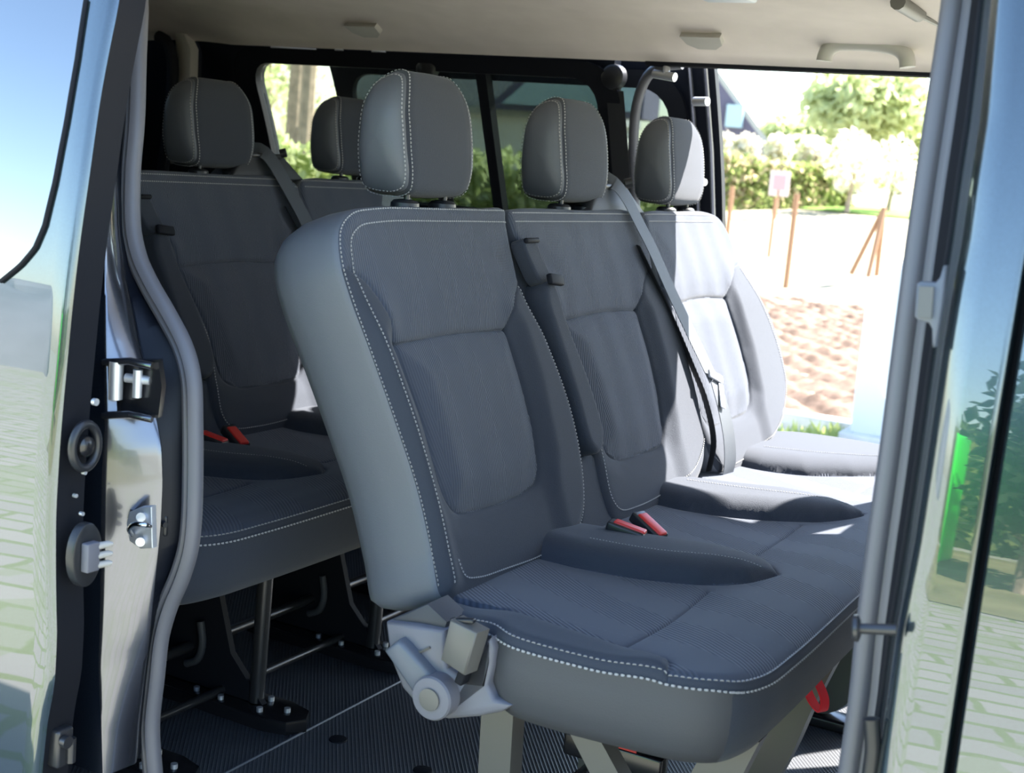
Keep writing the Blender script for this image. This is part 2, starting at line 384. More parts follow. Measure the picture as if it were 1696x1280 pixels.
def pad(name, outline, frame, skirt, mats, parent, hfun=None, matfn=None, rf=.012, seams=(), spacing=.006, uvfn=None, skirt_mat=0, flip=False):
    """upholstered body: a cushioned face over `outline` with rounded rim and seam grooves, a skirt of (inset, depth) rings, closed behind.
    frame(u, v, h) -> 3D. seams: list of (polyline, depth, width)."""
    out = ccw(smooth_path(outline, max(spacing, .006), True)); n = len(out); nr = normals2(out)
    lo = out.min(0); hi = out.max(0)
    gx = np.arange(lo[0], hi[0], spacing); gy = np.arange(lo[1], hi[1], spacing * .87)
    G = np.array([(x + (spacing / 2 if j % 2 else 0), y) for j, y in enumerate(gy) for x in gx])
    pts = [G]
    for k in (.08, .25, .5, .8, 1.2): pts.append(out - nr * rf * k)
    seam_pts = []
    for pl, dep, wd in seams:
        q = smooth_path(pl, spacing * .7) if len(pl) > 2 else resample(pl, spacing * .7)
        T = np.gradient(q, axis=0); T /= np.linalg.norm(T, axis=1)[:, None] + 1e-12; N = np.stack([T[:, 1], -T[:, 0]], 1)
        for s in (-2, -1, -.45, 0, .45, 1, 2): seam_pts.append(q + N * wd * s)
    keep = []
    for gi, g in enumerate(pts):
        ins = inside(g, out); d = seg_dist(g, out)
        thr = rf * 1.4 if gi == 0 else rf * (.08, .25, .5, .8, 1.2)[gi - 1] * .85
        g = g[ins & (d > thr)]
        if seam_pts and len(g):
            for pl, dep, wd in seams:
                g = g[seg_dist(g, smooth_path(pl, .01) if len(pl) > 2 else pl, False) > wd * 2.3] if len(g) else g
        keep.append(g)
    for g in seam_pts:
        g = g[inside(g, out)]; g = g[seg_dist(g, out) > rf * .3] if len(g) else g; keep.append(g)
    inner = np.concatenate(keep)
    key = np.round(inner / .0009).astype(int); _, ui = np.unique(key, axis=0, return_index=True); inner = inner[ui]
    allp = np.concatenate([out, inner])
    vc, _, fc, ov, _, _ = delaunay_2d_cdt([Vector(p) for p in allp], [], [list(range(n))], 1, 1e-7)
    Q = np.array([tuple(v) for v in vc]); vmap = {}
    for i, o_ in enumerate(ov):
        for k in o_:
            if k < n: vmap[k] = i
    d = seg_dist(Q, out); dd = np.clip(d, 0, rf)
    h = -(rf - np.sqrt(np.maximum(rf * rf - (rf - dd) ** 2, 0)))
    if hfun is not None: h = h + hfun(Q[:, 0], Q[:, 1], d) 
    for pl, dep, wd in seams:
        q = smooth_path(pl, .006) if len(pl) > 2 else pl
        sd = seg_dist(Q, q, False); h = h - dep * (np.exp(-(sd / wd) ** 2) * .7 + np.exp(-(sd / (wd * 3)) ** 2) * .3)
    rim = hfun(out[:, 0], out[:, 1], np.zeros(n)) if hfun is not None else np.zeros(n)
    V = [frame(q[0], q[1], hh) for q, hh in zip(Q, h)]; UV = [uvfn(*q) if uvfn else tuple(q) for q in Q]
    Fs = []; fm = []
    for f in fc:
        f = list(f); c = Q[f].mean(0); Fs.append(f); fm.append(matfn(c[0], c[1], float(seg_dist(c[None], out)[0]) if False else float(d[f].mean())) if matfn else 0)
    ring = [vmap[i] for i in range(n)]
    arc = np.concatenate([[0], np.cumsum(np.linalg.norm(np.diff(out, axis=0), axis=1))])
    for (ins, dep) in skirt:
        base = len(V)
        for i in range(n):
            p = out[i] - nr[i] * ins; V.append(frame(p[0], p[1], -rf - dep + rim[i] * max(0, 1 - dep / .05))); UV.append((arc[i], dep))
        for i in range(n):
            j = (i + 1) % n; Fs.append([ring[i], base + i, base + j, ring[j]]); fm.append(skirt_mat(out[i]) if callable(skirt_mat) else skirt_mat)
        ring = [base + i for i in range(n)]
    Fs.append(ring); fm.append(skirt_mat(out[0]) if callable(skirt_mat) else skirt_mat)
    o = obj(name, V, Fs, mats, parent, smooth=False, uvs=UV, fm=fm); fix_normals(o)
    o.data.shade_smooth(); o.data.set_sharp_from_angle(angle=math.radians(62))
    return o
def stitches(name, paths, parent, length=.0042, gap=.0018, wid=.0011, nrm=None, m='thread'):
    mb = MB()
    for P, N in paths:
        q = resample(P, length + gap)
        for a, b in zip(q, q[1:]):
            t = b - a; L = np.linalg.norm(t); 
            if L < 1e-5: continue
            t /= L; nn = np.array(N, float); nn = nn - t * nn.dot(t); nn /= np.linalg.norm(nn); s = np.cross(t, nn)
            c = a + t * length / 2 ; l = length / 2; e = [c - t * l, c - t * l * .6 + nn * wid, c + t * l * .6 + nn * wid, c + t * l]
            v = [e[0] - s * wid * .4, e[0] + s * wid * .4, e[1] - s * wid, e[1] + s * wid, e[2] - s * wid, e[2] + s * wid, e[3] - s * wid * .4, e[3] + s * wid * .4]
            mb.add(v, [(0, 1, 3, 2), (2, 3, 5, 4), (4, 5, 7, 6), (0, 2, 4, 6), (1, 7, 5, 3)])
    return obj(name, mb.v, mb.f, M[m], parent, smooth=False)

# ================================================================== THE BENCH SEATS
KS = .37; NB = np.array([1, 0, KS]); NB /= np.linalg.norm(NB)
def fb(u, v, h):   # backrest frame: u = across, v = height
    return np.array([.055 + KS * (1.06 - v), u, v]) + NB * h
S1 = [(-.30, 1.064), (-.308, 1.04), (-.312, .99), (-.312, .94), (-.280, .862), (-.251, .755), (-.256, .66), (-.285, .59), (-.33, .555), (-.40, .545), (-.55, .545), (-.69, .546), (-.728, .560),
      (-.726, .62), (-.726, .70), (-.740, .785), (-.760, .88), (-.776, .95), (-.779, .995), (-.765, 1.035), (-.73, 1.058), (-.67, 1.066), (-.50, 1.067), (-.38, 1.067)]
S2 = [(.20, 1.066), (.24, 1.05), (.238, .99), (.232, .94), (.262, .85), (.283, .75), (.278, .66), (.25, .595), (.19, .555), (.05, .545), (-.13, .545), (-.185, .56), (-.20, .60), (-.196, .70), (-.20, .80), (-.225, .90), (-.262, .97), (-.296, 1.03), (-.296, 1.06), (-.26, 1.067), (0, 1.067)]
S3 = [(.25, 1.055), (.246, 1.0), (.25, .95), (.262, .8), (.283, .65), (.315, .565), (.40, .547), (.55, .55), (.67, .572), (.755, .61), (.825, .675), (.842, .74), (.825, .83), (.772, .90), (.725, .965), (.705, 1.02), (.67, 1.055), (.60, 1.068), (.42, 1.068), (.29, 1.067)]
PAN = {1: [(-.70, .883), (-.566, .888), (-.39, .883), (-.378, .80), (-.382, .70), (-.40, .662), (-.45, .648), (-.507, .645), (-.60, .648), (-.645, .655), (-.664, .68), (-.676, .786)],
       2: [(-.203, .885), (-.034, .891), (.112, .886), (.123, .79), (.11, .69), (.09, .650), (-.02, .643), (-.11, .647), (-.150, .668), (-.160, .764)],
       3: [(.285, .885), (.438, .893), (.589, .886), (.612, .773), (.605, .69), (.572, .655), (.42, .647), (.33, .65), (.302, .68), (.292, .78)]}
PSM = {k: ccw(resample(v, .012, True)) for k, v in PAN.items()}
# line along which the side bolsters meet the upper panel, from the rim to the panel corner
BOL = {1: [[(-.765, .985), (-.735, .965), (-.712, .925), (-.70, .883)], [(-.312, .95), (-.345, .935), (-.375, .905), (-.39, .883)]],
       2: [[(-.215, .93), (-.205, .905), (-.203, .885)], [(.232, .955), (.19, .95), (.15, .93), (.125, .905), (.112, .886)]],
       3: [[(.25, .93), (.27, .91), (.285, .885)], [(.735, .955), (.67, .945), (.62, .915), (.589, .886)]]}
def seat_h(k, out):
    pan = PSM[k]; outs = ccw(smooth_path(out, .01, True)); 
    xl, xr = pan[:, 0].min(), pan[:, 0].max()
    def h(u, v, d):
        Q = np.stack([u, v], 1); ip = inside(Q, pan); dp = seg_dist(Q, pan)
        e = np.where(ip, .010 * sstep(0, .05, dp) - .002, 0)
        # side bolsters swell beside the lower panel, and the foot roll beneath it
        side = np.where(ip, 0, sstep(0, .04, dp) * sstep(.995, .86, v) * sstep(.0, .03, d))
        lat = np.maximum(sstep(xl + .03, xl - .02, u), sstep(xr - .03, xr + .02, u))
        e = e + .017 * side * (.35 + .65 * lat)
        e = e + .004 * sstep(.02, .10, d) * sstep(.9, .96, v)
        return e
    return h
BACK = [(-.001, .012), (-.003, .035), (-.002, .07), (.004, .095), (.016, .113), (.034, .121)]
def make_back(k, out, parent, vin):
    pan = PSM[k]; x0, x1 = pan[:, 0].min(), pan[:, 0].max(); bl, br = BOL[k]
    def mf(u, v, d):
        if d < .0035: return 2 if vin else 1
        q = np.array([[u, v]])
        if inside(q, pan)[0]: return 0
        if v > .886:
            lx = np.interp(v, [p[1] for p in bl[::-1]], [p[0] for p in bl[::-1]]) if v < bl[0][1] else -9
            rx = np.interp(v, [p[1] for p in br[::-1]], [p[0] for p in br[::-1]]) if v < br[0][1] else 9
            return 0 if lx <= u <= rx else 1
        return 1
    pp = list(PAN[k]); closed = pp + [pp[0]]
    seams = [(PAN[k][:3], .005, .0022), (PAN[k][2:] + [PAN[k][0]], .0055, .0028), (bl, .0035, .0022), (br, .0035, .0022)]
    o = pad('backrest', out, fb, BACK, [M['rib'], M['fabric'], M['vinyl']], parent, seat_h(k, out), mf, rf=.014, seams=seams, spacing=.0065, skirt_mat=(2 if vin else 1), uvfn=lambda u, v: (u, v))
    return o
def back_path(pts, h=.004, k=None, out=None):
    q = smooth_path(pts, .004)
    return [fb(a, b, h) for a, b in q]
def inset_line(pts, ins, sgn=1):
    q = smooth_path(pts, .006); T = np.gradient(q, axis=0); T /= np.linalg.norm(T, axis=1)[:, None]; N = np.stack([T[:, 1], -T[:, 0]], 1); return q + N * ins * sgn
from mathutils.bvhtree import BVHTree
def drape(o, P3, D, lift=.0007, back=.06):
    """push a 3D path onto the surface of o along direction D"""
    bvh = BVHTree.FromPolygons([v.co.copy() for v in o.data.vertices], [list(p.vertices) for p in o.data.polygons])
    off = Vector(ORG.get(root_of(o).name, (0, 0, 0))); D = Vector(D).normalized(); out = []
    for p in P3:
        hit = bvh.ray_cast(Vector(p) - off + D * back, -D, back * 2)
        if hit[0] is not None: out.append(np.array(hit[0] + off + D * lift))
        else: out.append(None)
    res = [p for p in out if p is not None]
    return res

def make_bench(name, loc, label, legs):
    root = empty(name, loc, label, 'bench seat', 'dark bench seats')
    # ---- seat cushion
    CO = [(.20, -.70), (.27, -.752), (.34, -.775), (.385, -.80), (.45, -.805), (.55, -.797), (.62, -.785), (.662, -.755), (.682, -.70), (.688, -.60), (.688, -.3), (.688, 0), (.688, .3), (.688, .60), (.682, .70), (.662, .755), (.62, .785), (.5, .80), (.35, .80), (.24, .77), (.19, .70), (.18, .4), (.18, 0), (.18, -.4)]
    R12n = [(.20, -.455), (.30, -.452), (.40, -.43), (.48, -.40), (.54, -.35), (.562, -.30)]; R12f = [(.562, -.29), (.53, -.243), (.455, -.225), (.34, -.25), (.20, -.28)]
    R23n = [(.20, -.0), (.283, .0), (.364, .025), (.44, .06), (.502, .10), (.55, .148), (.565, .18)]; R23f = [(.565, .195), (.518, .237), (.45, .258), (.393, .255), (.30, .21), (.2, .18)]
    FB = [(.20, .45), (.278, .442), (.368, .475), (.45, .545), (.52, .63), (.56, .72), (.565, .80)]
    NBL = [(.24, -.70), (.33, -.705), (.45, -.722), (.54, -.738), (.578, -.755), (.592, -.792)]
    r12 = np.array(R12n + R12f); r23 = np.array(R23n + R23f); fbp = np.array(FB + [(.3, .9), (.1, .9), (.1, .45)]); nbp = np.array(NBL + [(.3, -.9), (.1, -.9), (.1, -.7)])
    def ch(x, y, d):
        Q = np.stack([x, y], 1); e = np.zeros(len(x))
        for poly, nl, fl_, hh in ((r12, R12n, R12f, .032), (r23, R23n, R23f, .032)):
            i = inside(Q, poly); dn = seg_dist(Q, nl, False); df = seg_dist(Q, fl_, False)
            a_ = np.sqrt(np.clip(1 - (1 - np.clip(dn / .045, 0, 1)) ** 2, 0, 1)); b_ = np.sqrt(np.clip(1 - (1 - np.clip(df / .11, 0, 1)) ** 2, 0, 1))
            e += np.where(i, hh * a_ * b_ * sstep(0, .005, np.minimum(dn, df)), 0) * sstep(0, .03, d + .02)
        for poly, hh, wd in ((fbp, .030, .07), (nbp, .010, .03)):
            i = inside(Q, poly); dd = seg_dist(Q, poly, True)
            e += np.where(i, hh * np.sqrt(np.clip(1 - (1 - np.clip(dd / wd, 0, 1)) ** 2, 0, 1)), 0) * sstep(0, .03, d + .02)
        for yc in (-.52, -.03, .36):
            e += -.006 * np.exp(-((x - .40) / .12) ** 2 - ((y - yc) / .13) ** 2)
        e += .010 * sstep(.50, .60, x) * sstep(.70, .64, x) - .012 * sstep(.36, .27, x) * (y < -.70)
        return e
    def cm(x, y, d):
        q = np.array([[x, y]])
        if d < .004: return 1
        if inside(q, r12)[0] or inside(q, r23)[0] or inside(q, fbp)[0] or inside(q, nbp)[0]: return 1
        return 0
    seams = [(R12n, .003, .002), (R12f, .004, .002), (R23n, .003, .002), (R23f, .004, .002), (FB, .004, .002), (NBL, .002, .002),
             ([(.507, -.72), (.512, -.60), (.503, -.425)], .004, .002), ([(.495, -.20), (.492, -.05), (.490, .06)], .004, .002), ([(.50, .275), (.50, .4), (.503, .57)], .004, .002)]
    fc = lambda u, v, h: np.array([u, v, .556 + h])
    cush = pad('seat_cushion', CO, fc, [(.001, .006), (-.001, .02), (0, .045), (.006, .07), (.018, .088), (.040, .098), (.07, .103)], [M['rib2'], M['fabric'], M['vinyl_dark']], root, ch, cm, rf=.016, seams=seams, spacing=.008, skirt_mat=lambda p: 1 if (p[0] > .655 and abs(p[1]) < .755) else 2, uvfn=lambda u, v: (v, u))
    OUT = np.array(smooth_path(CO, .004, True)); nr = normals2(ccw(OUT)); OUT = ccw(OUT)
    def rim(ins, h):
        P = OUT - nr * ins; i0 = [i for i in range(len(P)) if P[i][0] > .28 or P[i][1] < -.752 ]
        k = [i for i in range(len(P)) if OUT[i][0] > .275]
        # consecutive run
        st = next(i for i in range(len(k)) if k[i] - k[i - 1] != 1 and (k[i] - k[i - 1]) % len(P) != 1)
        k = k[st:] + k[:st]
        zz = ch(P[k][:, 0], P[k][:, 1], np.zeros(len(k)))
        return [np.array([P[i][0], P[i][1], .556 + h + z]) for i, z in zip(k, zz)]
    up = drape(cush, rim(.0045, 0), (0, 0, 1), .0006)
    lo = rim(-.0012, -.0145)
    def outn(P):
        return P
    mid = (.3, 0, .5)
    mb_paths = [(up, (0, 0, 1))]
    # the lower row faces outwards: split by facing
    def seg(P, cond): return [p for p in P if cond(p)]
    near = seg(lo, lambda p: p[1] < -.74); front = [p for p in lo if p[0] > .62 and abs(p[1]) <= .76]; far = seg(lo, lambda p: p[1] > .74)
    near = sorted(near, key=lambda p: p[0]); front = sorted(front, key=lambda p: p[1])
    mb_paths += [(near, (0.1, -1, .2)), (front, (1, 0, .2))]
    st = stitches('stitching', mb_paths, cush, .0054, .0024, .0014)
    crest = []
    for P in ([(.30, -.405), (.40, -.385), (.48, -.35), (.545, -.315)], [(.26, .09), (.36, .12), (.45, .15), (.54, .18)], [(.26, .53), (.38, .58), (.48, .66), (.52, .74)]):
        q = drape(cush, [np.array([a, b, .6]) for a, b in smooth_path(P, .004)], (0, 0, 1)); crest.append((q, (0, 0, 1)))
    stitches('bolster_stitching', crest, cush, .003, .002, .0009)
    # ---- backrests
    for k, out in ((1, S1), (2, S2), (3, S3)):
        bk = make_back(k, out, root, k != 2)
        paths = []
        if k == 1:
            rimline = [(-.735, .575), (-.730, .63), (-.730, .70), (-.744, .785), (-.764, .88), (-.779, .95), (-.782, .995), (-.768, 1.037), (-.732, 1.061), (-.67, 1.069), (-.50, 1.070), (-.31, 1.069)]
            for ins in (.008, .026):
                q = inset_line(rimline, ins); paths.append((drape(bk, [fb(a, b, .0) for a, b in q], NB), NB))
            low = [(-.322, .945), (-.298, .862), (-.270, .755), (-.274, .665), (-.300, .600), (-.350, .570), (-.44, .558), (-.56, .561), (-.64, .566), (-.672, .575), (-.682, .60)]
        elif k == 2:
            for a in (.010, .024): paths.append((drape(bk, [fb(x, 1.068 - a, 0) for x in np.arange(-.285, .24, .004)], NB), NB))
            low = [(-.185, .80), (-.168, .745), (-.178, .66), (-.182, .60), (-.165, .575), (-.093, .566), (.076, .574), (.19, .60), (.262, .655), (.272, .74), (.255, .85)]
        else:
            for a in (.010, .024): paths.append((drape(bk, [fb(x, 1.069 - a, 0) for x in np.arange(.26, .62, .004)], NB), NB))
            low = [(.30, .60), (.34, .570), (.45, .566), (.58, .580), (.70, .61), (.775, .655), (.80, .70), (.795, .78), (.77, .84), (.73, .90), (.70, .945)]
        paths.append((drape(bk, [fb(a, b, 0) for a, b in smooth_path(low, .004)], NB), NB))
        stitches('stitching', paths, bk)
        # collars and posts
        cy = {1: -.487, 2: .012, 3: .508}[k]
        for s in (-1, 1):
            c = fb(cy + s * .052, 1.0745, -.038)
            mb = MB(); mb.tube([c - np.array([0, 0, .006]), c + np.array([0, 0, .006]), c + np.array([0, 0, .0095]), c + np.array([0, 0, .011])], [.022, .021, .017, .009], 20)
            mb.build('headrest_collar', M['black_pl'], bk, smooth=30)
    # ---- headrests
    for i, cy in enumerate((-.479, .016, .511)):
        PR = smooth_path([(-.044, 1.084), (-.050, 1.12), (-.050, 1.17), (-.046, 1.215), (-.036, 1.243), (-.014, 1.257), (.004, 1.252), (.018, 1.228), (.026, 1.19), (.032, 1.15), (.036, 1.11), (.031, 1.088), (.012, 1.079), (-.025, 1.078)], .0055, True)
        cen = np.array([-.010, 1.160]); n_ = len(PR)
        def wz(z): return .113 * (1 - .34 * max(0, (z - 1.185) / .072) ** 2.2 - .12 * max(0, (1.15 - z) / .07) ** 1.5)
        ts = [-1, -.995, -.98, -.95, -.91, -.87, -.83, -.80, -.75, -.6, -.4, -.2, 0, .2, .4, .6, .75, .80, .83, .87, .91, .95, .98, .995, 1]
        def sc(t):
            a = abs(t); return 1.0 if a <= .74 else max(0.0, 1 - ((a - .74) / .26) ** 2.3) ** .42
        def gr(t): return .0028 * math.exp(-((abs(t) - .80) / .012) ** 2)
        def hp3(t, p, lift=0.0):
            q = cen + (p - cen) * sc(t); d_ = (p - cen) / np.linalg.norm(p - cen); q = q - d_ * gr(t) + d_ * (.004 * (1 - t * t)) * (1 if p[0] > .0 else .4)
            q = q + d_ * lift
            return np.array([q[0], cy + t * wz(q[1]) + math.copysign(lift, t) * (abs(t) > .8), q[1]])
        V = [hp3(t, p) for t in ts for p in PR]; Fc = []; fm_ = []
        for a in range(len(ts) - 1):
            for k in range(n_):
                Fc.append((a * n_ + k, a * n_ + (k + 1) % n_, (a + 1) * n_ + (k + 1) % n_, (a + 1) * n_ + k)); fm_.append(1 if abs((ts[a] + ts[a + 1]) / 2) > .80 else 0)
        hd = obj('headrest', V, Fc, [M['fabric'], M['vinyl']], root, smooth=False, fm=fm_, uvs=[(v[1], v[2]) for v in V]); fix_normals(hd); hd.data.shade_smooth()
        ps = []
        for t, sg in ((-.765, 0), (-.865, 1), (.765, 0)):
            loop = [hp3(t, p, .0008) for p in PR]
            for a in range(0, n_, 6):
                seg_ = [loop[(a + b) % n_] for b in range(7)]; pm = PR[(a + 3) % n_] - cen; pm = pm / np.linalg.norm(pm)
                nn_ = np.array([pm[0], math.copysign(.9, t) if sg else 0, pm[1]]); ps.append((seg_, nn_))
        stitches('stitching', ps, hd, .0042, .0018, .0011)
        mb = MB()
        for s in (-1, 1):
            b = fb({0: -.487, 1: .012, 2: .508}[i] + s * .052, 1.064, -.038); mb.tube([b - np.array([0, 0, .03]), b + np.array([-.002, 0, .05])], .0045, 12)
        mb.build('headrest_posts', M['satin_tube'], hd)
    # ---- fold-down arm pad in the gap between first and second backrest, with its webbing
    A = [(-.262, .945), (-.235, .94), (-.222, .88), (-.192, .78), (-.182, .705), (-.195, .678), (-.222, .67), (-.243, .69), (-.252, .77), (-.268, .86), (-.276, .92)]
    pad('arm_pad', A, lambda u, v, h: fb(u, v, h + .022), [(0, .02), (0, .06)], [M['fabric']], root, None, None, rf=.010, spacing=.006)
    pad('webbing_strap', [(-.300, 1.012), (-.258, 1.008), (-.246, .98), (-.232, .95), (-.270, .945), (-.290, .975)], lambda u, v, h: fb(u, v, h + .016), [(0, .02)], [M['fabric']], root, None, None, rf=.005, spacing=.006)
    mb = MB(); mb.bbox(fb(-.250, .945, .030), (.044, .018, .010), axes(NB, (0, 1, -.12)), .003); mb.build('strap_loop', M['black_soft'], root)
    mb = MB(); mb.bbox(fb(-.277, 1.010, .018), (.046, .009, .009), axes(NB, (0, 1, 0)), .004); mb.build('strap_loop', M['black_soft'], root)
    mb = MB()
    mb.prism([fb(-.315, 1.062, -.02), fb(-.255, 1.062, -.02), fb(-.235, .60, -.02), fb(-.18, .55, -.02), fb(-.33, .55, -.02)], NB * -.07)
    mb.prism([fb(.22, 1.05, -.03), fb(.27, 1.05, -.03), fb(.30, .56, -.03), fb(.23, .56, -.03)], NB * -.06)
    mb.build('gap_filler', M['fabric'], root)
    # lower boot panel between seat 1 and 2
    pad('centre_boot', [(-.25, .665), (-.185, .665), (-.18, .62), (-.17, .56), (-.22, .545), (-.31, .548), (-.275, .60)], lambda u, v, h: fb(u, v, h - .004), [(0, .04)], [M['fabric']], root, None, None, rf=.008, spacing=.008)
    # ---- shoulder belt guide on the backrest top
    mb = MB()
    g = [(.03, 1.062), (.07, 1.095), (.10, 1.112), (.16, 1.122), (.225, 1.118), (.245, 1.10), (.285, 1.062)]
    mb.prism([fb(a, b, -.012) for a, b in g], NB * -.085, b=.010); hump = mb.build('belt_guide_housing', M['vinyl_dark'], root, 50)
    mb = MB(); mb.bbox(fb(.165, 1.116, -.03), (.045, .105, .012), axes((-.1, 0, 1), (1, 0, 0)), .005); mb.tube([fb(.215, 1.118, -.012), fb(.222, 1.118, -.0)], .010, 12)
    mb.build('belt_guide', M['black_pl'], hump)
    # belt webbing: from guide down to the tongue and on to the anchor
    bp = [fb(.135, 1.124, -.035), fb(.150, 1.118, -.006), fb(.185, 1.02, .018), fb(.225, .90, .030), fb(.262, .80, .040), fb(.285, .735, .047)]
    bp = smooth_path(bp, .012)
    mb = MB(); v = []; hw = .022
    for i, p in enumerate(bp):
        T = bp[min(i + 1, len(bp) - 1)] - bp[max(i - 1, 0)]; T /= np.linalg.norm(T); A_ = np.cross(NB, T); A_ /= np.linalg.norm(A_)
        v += [p - A_ * hw, p + A_ * hw]
    def strip(v, th=.0014):
        n = len(v) // 2; a = np.array(v); d = NB * th; V = [*a, *(a - d)]; f = []
        N = len(v)
        for i in range(n - 1):
            f.append((2 * i, 2 * i + 1, 2 * i + 3, 2 * i + 2)); f.append((N + 2 * i, N + 2 * i + 2, N + 2 * i + 3, N + 2 * i + 1))
            f.append((2 * i, 2 * i + 2, N + 2 * i + 2, N + 2 * i)); f.append((2 * i + 1, N + 2 * i + 1, N + 2 * i + 3, 2 * i + 3))
        return V, f
    V, f = strip(v); mb.add(V, f)
    lp = smooth_path([fb(.288, .735, .049), fb(.305, .68, .046), fb(.325, .62, .036), fb(.345, .565, .015), fb(.352, .545, .0)], .012); v = []
    for i, p in enumerate(lp):
        T = lp[min(i + 1, len(lp) - 1)] - lp[max(i - 1, 0)]; T /= np.linalg.norm(T); A_ = np.cross(NB, T) + NB * .35 * (i / len(lp)); A_ /= np.linalg.norm(A_)
        v += [p - A_ * .023, p + A_ * .023]
    V, f = strip(v); mb.add(V, f)
    belt = mb.build('seat_belt', M['belt'], root, 30)
    mb = MB()  # dark strip painting the belt's shadow and bolster shade, partly a strap
    q = smooth_path([fb(.165, 1.0, .006), fb(.215, .88, .016), fb(.25, .77, .024), fb(.268, .70, .028), fb(.275, .62, .022), fb(.27, .57, .0)], .012); v = []
    for i, p in enumerate(q):
        T = q[min(i + 1, len(q) - 1)] - q[max(i - 1, 0)]; T /= np.linalg.norm(T); A_ = np.cross(NB, T); A_ = A_ * .6 - NB * .5; A_ /= np.linalg.norm(A_); v += [p - A_ * .016, p + A_ * .016]
    V, f = strip(v); mb.add(V, f); mb.build('belt_run_and_shadow', M['belt_dark'], root, 30)
    mb = MB(); Rb = axes(NB, (0, .95, -.35)); mb.bbox(fb(.287, .738, .052), (.062, .016, .006), Rb, .002); mb.bbox(fb(.300, .700, .050), (.020, .05, .004), Rb, .002)
    t = mb.build('belt_tongue', M['zinc'], belt); t['label'] = 'metal belt tongue'
    # ---- red buckles between the seats
    for (bx, by, rz, tilt) in ((.322, -.318, .18, .2), (.338, -.268, -.25, .45)):
        Rz = np.array([[math.cos(rz), -math.sin(rz), 0], [math.sin(rz), math.cos(rz), 0], [0, 0, 1]]); Ry = np.array([[math.cos(tilt), 0, math.sin(tilt)], [0, 1, 0], [-math.sin(tilt), 0, math.cos(tilt)]])
        Rr = Rz @ Ry; c = np.array([bx, by, .585])
        mb = MB(); mb.bbox(c, (.062, .030, .018), Rr, .004); b = mb.build('buckle', M['black_pl'], root)
        mb = MB(); mb.bbox(c + Rr @ np.array([.004, 0, .0075]), (.052, .021, .009), Rr, .003); rb = mb.build('release_button', M['red'], b); rb['label'] = 'red release button'
    # ---- near side bracket, lever and buckle
    yb = -.80
    P = [(638, 1030), (690, 1036), (735, 1045), (735, 1080), (740, 1108), (765, 1125), (797, 1130), (803, 1095), (804, 1062), (812, 1056), (818, 1075), (815, 1105), (806, 1135), (818, 1158), (850, 1168), (830, 1180), (790, 1188), (740, 1192), (700, 1180), (665, 1140), (645, 1090)]
    mb = MB(); mb.prism([on(a, b, 'y', yb) for a, b in P], (0, .06, 0), b=.006); br = mb.build('hinge_bracket', M['grey_pl'], root, 50); br['label'] = 'light grey plastic hinge bracket'
    mb = MB(); bk = [(640, 1030), (672, 1015), (708, 1000), (740, 1030), (735, 1046), (690, 1037)]; mb.prism([on(a, b, 'y', yb + .012) for a, b in bk], (0, .05, 0), b=.003); mb.build('hinge_cover', M['vinyl_dark'], root)
    L = [(635, 1078), (658, 1060), (668, 1068), (722, 1130), (712, 1172), (690, 1160)]
    mb = MB(); mb.prism([on(a, b, 'y', yb - .018) for a, b in L], (0, .02, 0), b=.006); lv = mb.build('recline_lever', M['grey_pl2'], root, 50)
    c = on(712, 1158, 'y', yb - .026); mb = MB(); mb.tube([c + (0, .03, 0), c + (0, .004, 0), c + (0, .001, 0), c], [.029, .029, .027, .022], 32); mb.build('lever_knob', M['grey_pl'], lv, 30)
    mb = MB(); mb.tube([c + (0, -.0005, 0), c + (0, -.003, 0), c + (0, -.0035, 0)], [.0145, .0145, .012], 28); mb.build('knob_cap', M['taupe'], lv, 30)
    # embossed arrow
    a0 = on(690, 1082, 'y', yb - .0015); a1 = on(712, 1072, 'y', yb - .0015); mb = MB(); mb.tube([a0, a1], .0018, 6); mb.prism([on(686, 1077, 'y', yb - .0022), on(686, 1090, 'y', yb - .0022), on(697, 1084, 'y', yb - .0022), on(695, 1077, 'y', yb - .0022)], (0, .002, 0)); mb.build('embossed_arrow', M['taupe'], br)
    ub = (728, 1093), (735, 1050), (745, 1024), (801, 1048), (797, 1075), (784, 1085), (770, 1118)
    f_ = [on(*p, 'y', yb - .03) for p in ((729, 1093), (745, 1026), (789, 1049), (768, 1119))]
    mb = MB(); mb.prism(f_, (.004, .026, 0), b=.003); bb = mb.build('side_buckle', M['taupe'], root, 50); bb['label'] = 'taupe plastic belt buckle at the near end'
    mb = MB(); s0 = on(762, 1030, 'y', yb - .018); mb.bbox(s0 + (.004, 0, .003), (.034, .010, .006), axes((-.2, 0, 1), (1, 0, -.35)), .002); mb.build('buckle_slot', M['black_pl'], bb)
    mb = MB(); s1 = on(775, 1100, 'y', yb - .012); mb.bbox(s1, (.012, .02, .055), axes((.3, 0, 1), (1, 0, 0)), .003); mb.build('buckle_stalk', M['black_soft'], bb)
    legs(root)
    return root

